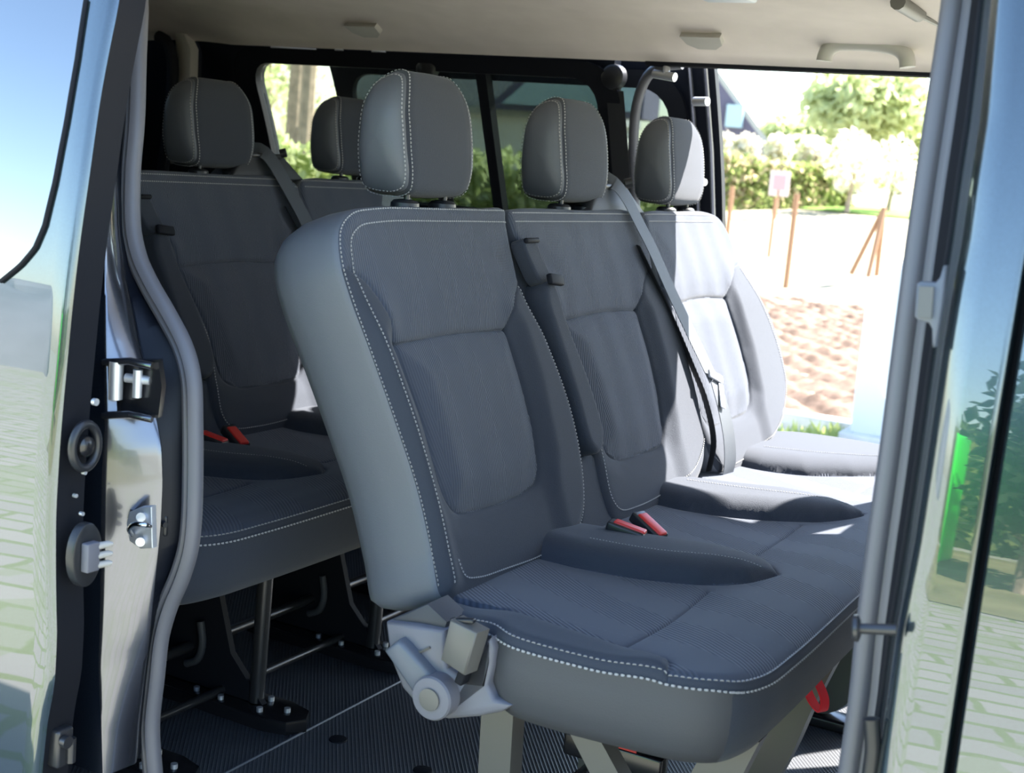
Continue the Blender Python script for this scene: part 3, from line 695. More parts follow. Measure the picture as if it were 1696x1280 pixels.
FLZ = .09
def legs_mid(root):
    # underframe rails and flat legs
    mb = MB(); mb.box((.42, 0, .444), (.40, 1.34, .02)); mb.tube([(.30, -.66, .425), (.30, .66, .425)], .014); mb.tube([(.58, -.62, .425), (.58, .62, .425)], .014); mb.build('underframe', M['black_metal'], root)
    for y, bars in ((-.66, True), (-.33, False), (.33, False), (.60, False)):
        # curved front leg plate leaning back from the cushion front to the floor
        q = smooth_path([(.66, .455), (.635, .38), (.612, .30), (.57, .20), (.50, .12), (.44, FLZ + .03)], .02); w0 = np.linspace(.045, .075, len(q))
        A = [np.array([p[0] + .012, y, p[1]]) for p in q]; B = [np.array([p[0] - w_, y, p[1]]) for p, w_ in zip(q, w0)]
        mb = MB(); mb.prism(A + B[::-1], (0, .035, 0)); mb.build('front_leg', [M['leg']], root)
        mb = MB(); mb.prism([(.275, y, .45), (.325, y, .45), (.335, y, FLZ + .02), (.285, y, FLZ + .02)], (0, .035, 0)); mb.build('rear_leg', M['leg'], root)
        mb = MB(); mb.bbox((.40, y + .018, FLZ + .012), (.40, .06, .024), None, .006); mb.build('floor_rail', M['black_metal'], root)
    mb = MB(); mb.prism([(.395, -.68, .44), (.44, -.68, .44), (.60, -.68, .24), (.56, -.68, .22)], (0, .03, 0)); mb.build('diagonal_brace', M['leg'], root)
    mb = MB(); mb.tube([(.315, -.64, .20), (.315, .62, .20)], .011); mb.tube([(.50, -.62, .16), (.315, -.2, .16)], .012); mb.build('cross_tube', M['black_metal'], root)
    for yy in (-.30, .10): 
        mb = MB(); mb.box((.46, yy, .33), (.03, .04, .20)); 
    # red release strap hanging under the front edge
    P = smooth_path([np.array(on(1328, 1098, 'y', -.37)), on(1333, 1130, 'y', -.37), on(1348, 1165, 'y', -.37), on(1362, 1178, 'y', -.37), on(1366, 1160, 'y', -.37), on(1355, 1130, 'y', -.37), on(1338, 1104, 'y', -.37)], .004)
    mb = MB(); mb.sweep(P, [(-.0012, -.008), (.0012, -.008), (.0012, .008), (-.0012, .008)], Y=(.5, .8, 0)); s = mb.build('pull_strap', M['red_strap'], root); s['label'] = 'red fabric pull strap'
    mb = MB(); c = on(1020, 1238, 'y', -.45); mb.bbox(c + (0, 0, -.01), (.16, .03, .035), None, .004); t = mb.build('latch_unit', M['black_metal'], root)
    mb = MB(); mb.box(on(1040, 1238, 'y', -.47), (.028, .003, .009)); mb.build('red_sticker', M['red'], t)
    mb = MB(); mb.box(on(1018, 1231, 'y', -.47), (.012, .003, .007)); mb.build('green_sticker', M['green'], t)
def legs_rear(root):
    ox = -.848
    mb = MB(); mb.box((.42 + ox, 0, .444), (.40, 1.34, .02)); mb.build('underframe', M['black_metal'], root)
    for y in (-.63, -.335, .04, .42):
        xf = -.372
        mb = MB(); mb.tube([(xf + .005, y, .45), (xf + .005, y, .405), (xf + .005, y, .404), (xf - .002, y, FLZ + .03)], [.012, .012, .0145, .0145], 16); lg = mb.build('tube_leg', M['satin_tube'], root)
        mb = MB(); mb.tube([(xf + .005, y, .41), (xf + .005, y, .385)], .017, 16); mb.build('collar', M['black_pl'], lg)
        mb = MB(); mb.prism([(xf - .20, y - .01, .45), (xf - .14, y - .01, .45), (xf - .06, y - .01, FLZ + .11), (xf + .02, y - .01, FLZ + .03), (xf - .28, y - .01, FLZ + .03), (xf - .28, y - .01, FLZ + .17)], (0, .014, 0)); mb.build('side_plate', M['black_soft'], root)
        out = [(xf - .30, y - .045), (xf + .05, y - .048), (xf + .095, y - .035), (xf + .115, y), (xf + .095, y + .035), (xf + .05, y + .048), (xf - .30, y + .045)]
        mb = MB(); mb.prism([(a, b, FLZ + .028) for a, b in out], (0, 0, -.026), b=.006); ft = mb.build('foot_plate', M['black_metal'], root)
        mb = MB()
        for (bx, by) in ((xf - .12, -.03), (xf - .06, -.032), (xf + .03, -.03), (xf + .07, .0), (xf + .015, .022)): mb.tube([(bx, y + by, FLZ + .026), (bx, y + by, FLZ + .036)], .006, 10)
        mb.build('bolts', M['zinc'], ft)
        mb = MB(); mb.tube(smooth_path([(xf - .125, y - .022, FLZ + .16), (xf - .118, y - .022, FLZ + .12), (xf - .128, y - .022, FLZ + .085), (xf - .155, y - .022, FLZ + .07)], .01), .0075, 10); mb.build('hook', M['vinyl_dark'], root)
    for (x0, z0, r) in ((-.448, FLZ + .035, .008), (-.53, FLZ + .10, .010)):
        mb = MB(); mb.tube([(x0, -.66, z0), (x0, .46, z0)], r, 12); mb.build('cross_tube', M['satin_tube'], root)
    mb = MB(); mb.tube([(-.30, -.4, .44), (-.30, .2, .44)], .01); mb.tube([(-.62, .0, .40), (-.45, .06, .33)], .006); mb.build('latch_rod', M['satin_tube'], root)
bench = make_bench('bench_seat', (.3, 0, FLZ), 'dark grey three-place bench with white double stitching in the open doorway', legs_mid)
# rear bench: the same upholstery, different legs
def copy_tree(o, parent=None, skip=()):
    if o.name.split('.')[0] in skip: return None
    c = o.copy(); COL.objects.link(c); c.parent = parent
    for ch in [x for x in bpy.data.objects if x.parent == o]: copy_tree(ch, c, skip)
    return c
LEGN = ('underframe', 'front_leg', 'rear_leg', 'floor_rail', 'diagonal_brace', 'cross_tube', 'pull_strap', 'latch_unit')
rear = copy_tree(bench, None, LEGN)
rear.location = (.3 - .848, 0, FLZ); ORG[rear.name] = (.3 - .848, 0, FLZ)
rear['label'] = 'dark rear bench on tube legs, half hidden behind the door seal'
legs_rear(rear)

# ================================================================== THE VAN
van = empty('van', (.4, 0, -.45), 'dark metallic passenger van with its side doors slid open', 'van')
# floor
mb = MB(); mb.box((0, 0, FLZ - .03), (4.2, 1.86, .06)); mb.build('floor_mat', M['floor'], van, False)
mb = MB(); mb.box((0, 0, FLZ - .12), (4.3, 1.90, .10)); mb.build('floor_pan', M['black_soft'], van, False)
mb = MB(); mb.tube([(-.262, -.9, FLZ + .0005), (-.262, .85, FLZ + .0005)], .0028, 6); mb.build('floor_seam', M['grey_pl2'], van)
for px, py in ((560, 1225), (700, 1276)):
    c = on(px, py, 'z', FLZ); mb = MB(); mb.tube([c, c + (0, 0, .0022), c + (0, 0, .003)], [.017, .016, .012], 20); mb.build('floor_plug', M['black_soft'], van)
# headliner: cross profile swept along the van
prof = [(-.86, 1.385), (-.80, 1.43), (-.60, 1.465), (-.2, 1.478), (.2, 1.476), (.42, 1.458), (.48, 1.448), (.52, 1.434), (.56, 1.420), (.61, 1.403), (.645, 1.392), (.652, 1.386), (.645, 1.384)]
pr = smooth_path(prof, .02)
xs = list(np.arange(-1.9, -1.3, .05)) + list(np.arange(-1.3, 1.7, .15))
curves = []
for x in xs:
    dz = -.06 * max(0, (-1.35 - x) / .5) ** 2 + .04 * (1 if x < -1.3 else 0) * max(0, (-1.35 - x) / .5); curves.append([np.array([x, p[0], p[1] + dz]) for p in pr])
hl = loft(curves, 'headliner', M['headliner'], van, n=70)
# roof skin above the headliner (shell)
rprof = [(-.885, 1.39), (-.88, 1.48), (-.85, 1.56), (-.78, 1.60), (-.5, 1.61), (0, 1.60), (.5, 1.54), (.60, 1.49), (.645, 1.44), (.66, 1.395)]
loft([[np.array([x, a, b]) for a, b in rprof] for x in (-2.1, -1, 0, 1, 1.75)], 'roof', M['paint'], van, n=40)
# headliner fittings
mb = MB(); yh = .585
hp = smooth_path([(.285, 1.396), (.288, 1.415), (.305, 1.430), (.34, 1.434), (.40, 1.432), (.435, 1.424), (.450, 1.41), (.455, 1.390)], .01)
mb.tube([np.array([a, .557, b - .004]) for a, b in hp], [.016] * len(hp), 14)
g = mb.build('grab_handle', M['trim_beige'], van); g['label'] = 'beige grab handle'
for x in (-.84, .03):
    mb = MB(); P = [(-.045, 0), (-.04, -.020), (-.02, -.032), (.02, -.032), (.04, -.020), (.045, 0)]
    mb.prism([np.array([x + a, .515 + (-b) * 1.6, 1.438 + b * .62]) for a, b in P], (0, -.012, -.012), b=.004); mb.build('coat_hook', M['trim_beige'], van)
mb = MB(); mb.bbox((.20, .20, 1.470), (.10, .05, .02), None, .006); mb.build('ceiling_lamp', M['cab'], van)
mb = MB(); mb.tube([on(1487, 3, 'z', 1.466), on(1522, 24, 'z', 1.462)], .014, 10); mb.tube([on(1522, 24, 'z', 1.462), on(1570, 47, 'z', 1.455)], .006, 8); mb.build('ceiling_clip', M['taupe'], van)

def wall_plate(name, outline, holes, fy, thick, m, parent, spacing=.06, loc='xz'):
    """a plate following the side surface y=fy(z), with holes cut out"""
    out = ccw(resample(outline, .03, True)); hs = [ccw(resample(h, .02, True)) for h in holes]
    lo, hi = out.min(0), out.max(0); G = np.array([(x, z) for x in np.arange(lo[0], hi[0], spacing) for z in np.arange(lo[1], hi[1], spacing)])
    G = G[inside(G, out) & (seg_dist(G, out) > spacing * .4)]
    for h in hs: G = G[~inside(G, h) & (seg_dist(G, h) > spacing * .3)]
    pts = [Vector(p) for p in out]; edges = [(i, (i + 1) % len(out)) for i in range(len(out))]
    for h in hs:
        b = len(pts); pts += [Vector(p) for p in h]; edges += [(b + i, b + (i + 1) % len(h)) for i in range(len(h))]
    pts += [Vector(p) for p in G]
    vc, _, fc, _, _, _ = delaunay_2d_cdt(pts, edges, [], 0, 1e-7)
    Q = np.array([tuple(v) for v in vc]); F2 = []
    C = np.array([Q[list(f)].mean(0) for f in fc]); ok = inside(C, out)
    for h in hs: ok &= ~inside(C, h)
    F2 = [list(f) for f, o_ in zip(fc, ok) if o_]
    n = len(Q); V = [np.array([q[0], fy(q[1]), q[1]]) for q in Q] + [np.array([q[0], fy(q[1]) + thick, q[1]]) for q in Q]
    cnt = {}
    for f in F2:
        for i in range(len(f)): a, b = f[i], f[(i + 1) % len(f)]; cnt[(a, b)] = cnt.get((a, b), 0) + 1
    side = [(a, b, b + n, a + n) for (a, b) in cnt if (b, a) not in cnt]
    faces = F2 + [[i + n for i in f[::-1]] for f in F2] + [list(s) for s in side]
    o = obj(name, V, faces, m, parent, smooth=False); fix_normals(o); o.data.shade_smooth(); o.data.set_sharp_from_angle(angle=math.radians(35)); return o
def xz(pts, fy): return [(p[0], p[2]) for p in curve_on(pts, fy)]
def rrect(x0, z0, x1, z1, r, n=5):
    out = []
    for cx, cz, a0 in ((x1 - r, z1 - r, 0), (x0 + r, z1 - r, 90), (x0 + r, z0 + r, 180), (x1 - r, z0 + r, 270)):
        for k in range(n + 1):
            a = math.radians(a0 + 90 * k / n); out.append((cx + r * math.cos(a), cz + r * math.sin(a)))
    return out
# far side wall (behind the sliding door opening) with its window opening
wl = on_surf(443, 190, yfar)[0]; wr = on_surf(1000, 230, yfar)[0]; wt = on_surf(700, 112, yfar)[2]
w1 = rrect(wl - .01, 1.0, wr + .01, wt, .06)
wall_plate('side_panel', [(-2.05, FLZ), (-.25, FLZ), (-.245, .5), (-.25, 1.20), (-.25, 1.37), (-.23, 1.40), (-2.05, 1.43)], [w1], yfar, .035, M['inner_paint'], van)
wf = wall_plate('window_frame', rrect(wl - .07, .95, wr + .06, wt + .03, .08), [rrect(wl, 1.008, wr, wt - .008, .055)], lambda z: yfar(z) - .016, .016, M['black_soft'], van, spacing=.1)
wall_plate('window_glass', rrect(wl - .01, 1.0, wr + .01, wt, .06), [], lambda z: yfar(z) + .02, .004, M['glass'], van, spacing=.1)
xa = on_surf(806, 230, yfar)[0]; xb = on_surf(822, 230, yfar)[0]
mb = MB(); mb.prism([(xa, yfar(wt) - .002, wt), (xb, yfar(wt) - .002, wt), (xb, yfar(1.0) - .002, 1.0), (xa, yfar(1.0) - .002, 1.0)], (0, .03, 0)); mb.build('window_divider', M['black_soft'], van)
mb = MB()
mb.tube([on(450, 78, 'y', .68), on(525, 83, 'y', .68)], .005, 8); mb.tube([on(556, 82, 'y', .68), on(570, 83, 'y', .68)], .005, 8); mb.tube([on(617, 84, 'y', .68), on(640, 87, 'y', .68)], .005, 8); mb.build('cable_clip', M['trim_beige'], van)
# far belt mounts on the pillars
for x in (on_surf(712, 118, yfar)[0], on_surf(1020, 137, yfar)[0]):
    mb = MB(); z = 1.35; y = yfar(z) - .018; mb.tube([(x, y + .02, z), (x, y, z), (x, y - .004, z)], [.030, .028, .022], 24); ba = mb.build('belt_anchor', M['black_pl'], van)
    mb = MB(); mb.prism([(x - .022, yfar(1.32) - .012, 1.32), (x + .022, yfar(1.32) - .012, 1.32), (x + .03, yfar(.95) - .02, .95), (x - .018, yfar(.95) - .02, .95)], (0, .002, 0)); mb.build('pillar_belt', M['belt_dark'], ba)
# seal arc around the far door opening
arc = [(1058, 420), (1052, 340), (1049, 250), (1052, 190), (1061, 150), (1076, 122), (1098, 110), (1130, 106)]
P = [on_surf(x, y, lambda z: yfar(z) - .012) for x, y in arc]; P = [np.array([P[0][0] - .0, yfar(.2) - .01, .15])] + [np.array([P[0][0] + .0, yfar(.6) - .01, .6])] + P
mb = MB(); mb.tube(smooth_path(P, .02), .012, 12); s = mb.build('far_door_seal', M['rubber'], van)
mb = MB(); q = [np.array([x, .652, 1.384]) for x in np.arange(-.15, 1.0, .05)]; mb.tube(q, .009, 8); mb.build('header_seal', M['black_soft'], van)
# far sliding door, slid back outside the opening
fo = lambda z: yfar(z) + .085
fd = empty('far_door_tmp', (0, 0, 0), '', '') ; bpy.data.objects.remove(fd)
dl = on_surf(597, 200, fo)[0]; dr_ = on_surf(1112, 200, fo)[0]; de = on_surf(1190, 200, fo)[0]; dre = on_surf(562, 180, fo)[0]; dt = on_surf(900, 138, fo)[2]
dg = rrect(dl - .01, 1.0, dr_ + .01, dt + .01, .07)
fdo = wall_plate('far_sliding_door', [(dre, .02), (de + .02, .02), (de + .01, .6), (de, 1.0), (de, 1.398), (dre, 1.405)], [dg], fo, .022, M['inner_paint'], van)
wall_plate('door_window_frame', rrect(dre + .01, .96, dr_ + .045, dt + .04, .09), [rrect(dl, 1.01, dr_, dt, .065)], lambda z: fo(z) - .014, .014, M['black_soft'], fdo, spacing=.1)
wall_plate('door_window', dg, [], lambda z: fo(z) + .02, .004, M['door_glass'], fdo, spacing=.1)
mb = MB()
for px in (1142, 1168): 
    c = [on_surf(px, y, lambda z: fo(z) - .012) for y in (115, 180, 260, 360)]; c = [np.array([c[0][0], fo(z) - .012, z]) for z in (1.39, 1.2, 1.0, .7, .3)]; mb.tube(c, .006, 8)
mb.build('door_edge_trim', M['jamb'], fdo)
for (px, py, px2, py2, r) in ((1104, 100, 1104, 122, .008), (1083, 122, 1118, 128, .010), (1150, 168, 1172, 168, .010), (1150, 300, 1168, 302, .008)):
    mb = MB(); mb.tube([on(px, py, 'y', .66), on(px2, py2, 'y', .65)], r, 12); mb.build('door_roller', M['zinc'], fdo)
# rear end: D pillar trims, tailgate
mb = MB(); mb.box((-2.06, 0, .75), (.05, 1.75, 1.4)); mb.build('tailgate', M['black_soft'], van, False)
def dark_col(px, y0, y1, w, m, nm, yy=.76):
    a = on(px, y0, 'y', yy); b = on(px, y1, 'y', yy); mb = MB(); mb.tube(smooth_path([a, (a + b) / 2 + (.0, .01, 0), b], .05), w, 12); return mb.build(nm, M[m], van)
yy = .70
def dprism(pts, nm, m, y, d=.03):
    mb = MB(); mb.prism([on(a, b, 'y', y) for a, b in pts], (0, d, 0), b=.006); return mb.build(nm, M[m], van)
dprism([(288, 52), (305, 56), (316, 80), (314, 150), (300, 270), (272, 270), (284, 150), (291, 90)], 'rear_pillar_trim', 'trim_beige', .62)
dprism([(332, 56), (348, 60), (342, 135), (328, 135)], 'rear_corner_trim', 'trim_beige', .74)
dprism([(352, 62), (378, 66), (372, 140), (346, 140)], 'rear_corner_cover', 'vinyl_dark', .75)
mb = MB(); mb.tube(smooth_path([on(x, y, 'y', .60) for x, y in ((262, 60), (278, 70), (286, 100), (284, 160), (268, 300))], .03), .016, 10); mb.build('rear_door_seal', M['black_soft'], van)
mb = MB(); mb.tube(smooth_path([on(x, y, 'y', .68) for x, y in ((320, 60), (328, 90), (326, 150), (322, 230))], .03), .012, 10); mb.build('rear_door_seal', M['black_soft'], van)
# far front parts: far B pillar, front door lower panels, dashboard end
mb = MB(); mb.prism([(.90, .90, .05), (1.0, .90, .05), (1.0, .85, 1.0), (1.0, .66, 1.42), (.90, .66, 1.42), (.90, .85, 1.0)], (0, .05, 0)); mb.build('far_pillar', M['inner_paint'], van)
mb = MB(); mb.box((1.5, .92, .45), (1.0, .04, .9)); mb.box((-1.2, .93, -.1), (1.9, .04, .3)); mb.build('far_side_skin', M['paint'], van)

# unseen front row, added to block light coming in through the cab
for yc, wd_ in ((-.42, .34), (.46, .24)):
    fs = lambda u, v, h: np.array([1.04 - .30 * (v - .5), u, v]) + np.array([-.95, 0, -.3]) * h
    pad('unseen_front_seat_back', [(yc - wd_, .50), (yc + wd_, .50), (yc + wd_, .85), (yc + wd_ * .85, 1.06), (yc - wd_ * .85, 1.06), (yc - wd_, .85)], fs, [(0, .03), (.01, .08)], [M['vinyl_dark']], van, None, None, rf=.02, spacing=.03)
    mb = MB(); mb.bbox((1.28, yc, .44), (.50, wd_ * 2, .16), None, .03); mb.bbox((1.25, yc, .25), (.36, wd_ * 1.6, .28), None, .02); mb.build('unseen_front_seat_base', M['black_soft'], van)
# ---- near side: C pillar jamb, seals, sliding door
D1 = [(193, -40), (190, 0), (160, 150), (140, 290), (118, 450), (103, 600), (90, 750), (84, 860), (84, 960), (86, 1060), (82, 1140), (70, 1200), (62, 1280), (58, 1330)]
door_y = body_off(-.115)
e = curve_on(D1, door_y); ez = [p[2] for p in e][::-1]; ex = [p[0] for p in e][::-1]
def xedge(z): return float(np.interp(z, ez, ex))
zs = np.linspace(-.3, 1.5, 90)
cur = []
for k, dx in enumerate([0, .001, .004, .01, .03] + list(np.linspace(.06, 1.1, 22))):
    cur.append([np.array([xedge(z) - dx, door_y(z) + (.008 * max(0, 1 - dx / .008) ** 2) + .010 * (dx / 1.1) ** 2, z]) for z in zs])
D2y = body_off(-.05)
inner = [np.array([xedge(z) - .004, door_y(z) + .055, z]) for z in zs]; inner0 = [np.array([xedge(z) - .001, door_y(z) + .012, z]) for z in zs]
sd = loft(cur, 'sliding_door', M['paint'], van, n=90)
sd['label'] = 'glossy sliding door slid back at the left'
inn2 = [np.array([xedge(z) - 1.1, door_y(z) + .055, z]) for z in zs]
ef = loft([cur[0], inner0, inner, inn2], 'door_edge', [M['black_soft'], M['black_soft']], sd, n=90, smooth=40, fm=[0, 0, 1])
# door window
G = [(141, 0), (126, 100), (109, 200), (90, 300), (72, 375), (56, 412), (32, 440), (0, 466)]
g3 = [(p[0], p[2]) for p in curve_on(G, body_off(-.118))]; g3 = g3 + [(g3[-1][0] - .3, g3[-1][1] - .06), (g3[-1][0] - .95, g3[-1][1] - .06), (g3[-1][0] - .95, 1.46), (g3[0][0] - .02, 1.46)]
def offy(x, z, o): return door_y(z) + o
G2 = wall_plate('door_glass', g3, [], body_off(-.1185), .003, M['black_soft'], sd, spacing=.05)
gm = mat('sky_reflecting_privacy_glass', (.006, .008, .012), .01, spec=1, coat=1, coat_rough=.0); gm.node_tree.nodes['Principled BSDF'].inputs['Coat IOR'].default_value = 2.6
G2.data.materials[0] = gm
mb = MB(); gp = [np.array([p[0], body_off(-.117)(p[1]), p[1]]) for p in resample(g3[:len(G)], .01)]; mb.tube(gp, .0028, 8); mb.build('glass_seal', M['black_soft'], sd)
# details on the door edge
def edge_pt(px, py, o=.03): return on_surf(px, py, lambda z: door_y(z) + o)
c = edge_pt(137, 738, .03); mb = MB()
ring = [c + np.array([.004, math.cos(t) * .020, math.sin(t) * .027]) for t in np.linspace(0, 2 * math.pi, 33)]; mb.tube(ring, .0055, 10, cap=False); b1 = mb.build('door_buffer_ring', M['black_pl'], sd)
mb = MB(); mb.tube([c + (0, 0, 0), c + (.008, 0, 0), c + (.012, 0, 0)], [.014, .012, .006], 20); mb.build('buffer_core', M['black_metal'], b1)
c = edge_pt(140, 918, .03); mb = MB()
mb.prism([c + np.array([.006, math.cos(t) * .024, math.sin(t) * .040]) for t in np.linspace(0, 2 * math.pi, 28, endpoint=False)], (-.012, 0, 0), b=.003); b2 = mb.build('contact_plate', M['black_pl'], sd)
mb = MB(); mb.bbox(c + (.012, -.002, 0), (.012, .020, .036), None, .002); mb.build('contact_block', M['grey_pl'], b2)
mb = MB()
for k in (-1, 0, 1): mb.tube([c + (.014, .006, k * .012), c + (.017, .022, k * .012), c + (.020, .026, k * .012)], [.0045, .004, .002], 10)
mb.build('contact_pins', M['trim_beige'], b2)
for px, py in ((155, 665), (137, 782), (122, 820), (133, 850)):
    c = edge_pt(px, py, .03); mb = MB(); mb.tube([c, c + (.005, 0, 0)], .0045 if py == 665 else .0025, 12); mb.build('screw', M['zinc'], sd)
c = edge_pt(100, 1235, .03); mb = MB(); mb.bbox(c, (.02, .026, .05), None, .004); mb.tube([c + (.012, -.006, .012), c + (.02, -.006, .012)], .008, 12); mb.tube([c + (.012, .006, -.02), c + (.012, .006, .012)], .006, 10); mb.build('lower_roller', M['satin_tube'], sd)
# hinge hardware high on the pillar
c = on_surf(162, 320, body_off(-.06)); mb = MB(); mb.bbox(c, (.012, .022, .045), None, .003); mb.tube([c + (.006, -.004, .022), c + (.006, -.004, -.03)], .005, 10); mb.build('door_catch', M['zinc'], sd)
c = on_surf(158, 360, body_off(-.055)); mb = MB(); mb.bbox(c, (.004, .030, .075), None, .006); mb.build('catch_plate', M['vinyl_dark'], sd)

# pillar jamb between door and seal
DM1 = [(207, -40), (205, 0), (195, 120), (186, 250), (174, 400), (173, 560), (173, 700), (168, 800), (166, 1000), (163, 1100), (167, 1200), (170, 1280), (172, 1330)]
DM2 = [(218, -40), (213, 0), (205, 120), (192, 250), (196, 380), (205, 450), (222, 520), (236, 588), (258, 690), (267, 740), (269, 800), (266, 870), (258, 950), (248, 1050), (238, 1130), (230, 1200), (225, 1280), (222, 1330)]
SLc = [(226, -40), (232, 0), (229, 100), (226, 200), (219, 290), (220, 380), (231, 430), (252, 475), (279, 522), (306, 575), (319, 625), (322, 700), (322, 800), (320, 860), (315, 905), (302, 950), (281, 1000), (267, 1050), (259, 1120), (251, 1200), (256, 1280), (260, 1330)]
cA = curve_on(DM1, body_off(.0)); cA0 = [p + np.array([-.06, -.002, 0]) for p in cA]
cB = curve_on(DM2, body_off(.055)); cC = curve_on([(x - 12, y) for x, y in SLc], body_off(.095)); cD = [p + np.array([-.02, .05, 0]) for p in cC]
def by_z(c, zs_):
    k = (c[0] - c[1]) / (c[0][2] - c[1][2]); c = [c[0] + k * (1.45 - c[0][2])] + list(c)
    z = [p[2] for p in c][::-1]; return [np.array([np.interp(q, z, [p[0] for p in c][::-1]), np.interp(q, z, [p[1] for p in c][::-1]), q]) for q in zs_]
zz = np.linspace(.30, 1.43, 118)
cA, cA0, cB, cC, cD = [by_z(c, zz) for c in (cA, cA0, cB, cC, cD)]
cBi = [p + np.array([-.010, .012, 0]) for p in cB]
pj = loft([cA0, cA, [a * .93 + b * .07 + np.array([.003, -.001, 0]) for a, b in zip(cA, cB)], [a * .1 + b * .9 + np.array([.002, 0, 0]) for a, b in zip(cA, cB)], cB, cBi, cC, cD], 'pillar_jamb', [M['paint_in'], M['jamb'], M['inner_paint']], van, n=118, smooth=50, fm=[0, 1, 1, 1, 0, 2, 2])
# upper part of the pillar body outside / behind
bo = [np.array([-2.1, ybody(z), z]) for z in zs]; bi = [np.array([-.17, ybody(z), z]) for z in zs]
loft([bo, bi], 'body_side', M['paint'], van, n=60)
wall_plate('near_inner_panel', [(-2.05, FLZ), (-.30, FLZ), (-.30, .5), (-.26, .7), (-.26, .86), (-.36, 1.05), (-.40, 1.42), (-2.05, 1.42)], [], body_off(.12), .01, M['inner_paint'], van)
# hinge recess in the jamb
def jamb_pt(px, py, o=.02): return on_surf(px, py, body_off(o))
R_ = [(173, 596), (262, 596), (268, 640), (262, 692), (173, 692)]
mb = MB(); mb.prism([jamb_pt(a, b, .012) for a, b in R_], (-.004, .012, 0)); rc = mb.build('hinge_recess', M['black_metal'], van)
mb = MB(); c = jamb_pt(192, 630, .0); mb.tube([c + (0, 0, .024), c + (0, 0, -.024)], .009, 14); c2 = jamb_pt(228, 632, .005); mb.tube([c2 + (0, 0, .015), c2 + (0, 0, -.02)], .006, 12); mb.tube([c2 + (-.02, 0, .002), c2 + (.012, 0.01, .002)], .006, 12); mb.build('hinge_roller', M['zinc'], rc)
mb = MB()
for y_ in (600, 688): mb.tube([jamb_pt(172, y_, -.004), jamb_pt(215, y_ - 2, -.002), jamb_pt(252, y_ + 6, .008)], .005, 10)
mb.build('rail_lip', M['jamb'], rc)
# striker
S = [(209, 868), (214, 848), (232, 840), (251, 839), (253, 908), (232, 909), (214, 896)]
mb = MB(); mb.prism([jamb_pt(a, b, .018) for a, b in S], (-.002, .010, 0), b=.0015); st = mb.build('striker_plate', M['zinc'], van)
mb = MB(); mb.tube(smooth_path([jamb_pt(218, 885, .015), jamb_pt(214, 876, .0), jamb_pt(222, 868, -.004), jamb_pt(240, 869, -.002), jamb_pt(248, 872, .012)], .004), .0032, 10); mb.build('striker_loop', M['chrome'], st)
mb = MB()
for p in ((234, 855), (233, 896)): c = jamb_pt(*p, .016); mb.tube([c, c + (.003, -.004, 0)], .006, 14)
mb.build('striker_screws', M['zinc'], st)
mb = MB(); c = on_surf(275, 868, body_off(.08)); mb.bbox(c, (.016, .02, .03), None, .004); mb.tube([c + (0, -.01, .004), c + (.012, -.014, .004)], .004, 8); mb.build('jamb_buffer', M['black_pl'], van)
# the ribbed grey door seal
SP = [(-.015, 0), (-.0145, -.008), (-.010, -.0145), (-.003, -.016), (.0015, -.012), (.003, -.0085), (.0055, -.0085), (.008, -.011), (.012, -.0105), (.015, -.006), (.015, 0), (.010, .006), (-.010, .006)]
ps = smooth_path(curve_on(SLc, body_off(.09)), .012)
mb = MB(); mb.sweep(ps[::-1], [(-a, b) for a, b in SP]); sl_ = mb.build('door_seal', M['rubber'], van, 50)
SRc = [(1593, -40), (1591, 0), (1576, 100), (1561, 200), (1546, 300), (1532, 400), (1521, 450), (1510, 600), (1491, 750), (1467, 900), (1449, 1050), (1440, 1150), (1418, 1280), (1412, 1330)]
SRc = [(1593, -40), (1591, 0), (1577, 100), (1562, 200), (1547, 300), (1533, 400), (1520, 500), (1507, 600), (1488, 750), (1467, 900), (1448, 1050), (1438, 1150), (1419, 1280), (1412, 1330)]
ps = smooth_path(curve_on(SRc, body_off(.09)), .012)
mb = MB(); mb.sweep(ps[::-1], [(a * 1.2, b) for a, b in SP]); mb.build('door_seal', M['rubber'], van, 50)
# near B pillar: black step, painted jamb and outer panel
B1 = [(x + 10, y) for x, y in SRc]
B3 = [(1650, -40), (1645, 0), (1637, 100), (1628, 200), (1612, 300), (1598, 400), (1578, 500), (1562, 600), (1540, 750), (1517, 900), (1487, 1050), (1473, 1150), (1453, 1280), (1445, 1330)]
B2 = [(a[0] * .45 + b[0] * .55 + 4, a[1]) for a, b in zip(SRc, B3)]
c1 = by_z(curve_on(B1, body_off(.09)), zz); c2 = by_z(curve_on(B2, body_off(.05)), zz); c3 = by_z(curve_on(B3, body_off(.012)), zz)
c3b = [np.array([p[0] + .010, ybody(p[2]), p[2]]) for p in c3]
x_gap = .944
pan_c = [[np.array([p[0] + .010 + (x_gap - p[0] - .010) * t, ybody(p[2]) - .006 * math.sin(math.pi * t) * 0, p[2]]) for p in c3b] for t in (.15, .5, .85, .96)]
c4 = [np.array([x_gap, ybody(z) + .002, z]) for z in zz]; c5 = [np.array([x_gap + .001, ybody(z) + .03, z]) for z in zz]
cm_ = [a * .35 + b * .65 + np.array([0, .004, 0]) for a, b in zip(c2, c3)]
loft([[p + np.array([-.004, .03, 0]) for p in c1], c1, [p + np.array([.004, -.0, 0]) for p in c2], c2, cm_, c3, c3b] + pan_c + [c4, c5], 'pillar_panel', [M['black_soft'], M['paint']], van, n=110, smooth=60, fm=[0, 0, 1, 1, 1, 1, 1, 1, 1, 1, 1, 1])
mb = MB(); q = [p for p in c2]; mb.tube(q, .003, 8); mb.build('jamb_seal', M['black_soft'], van)
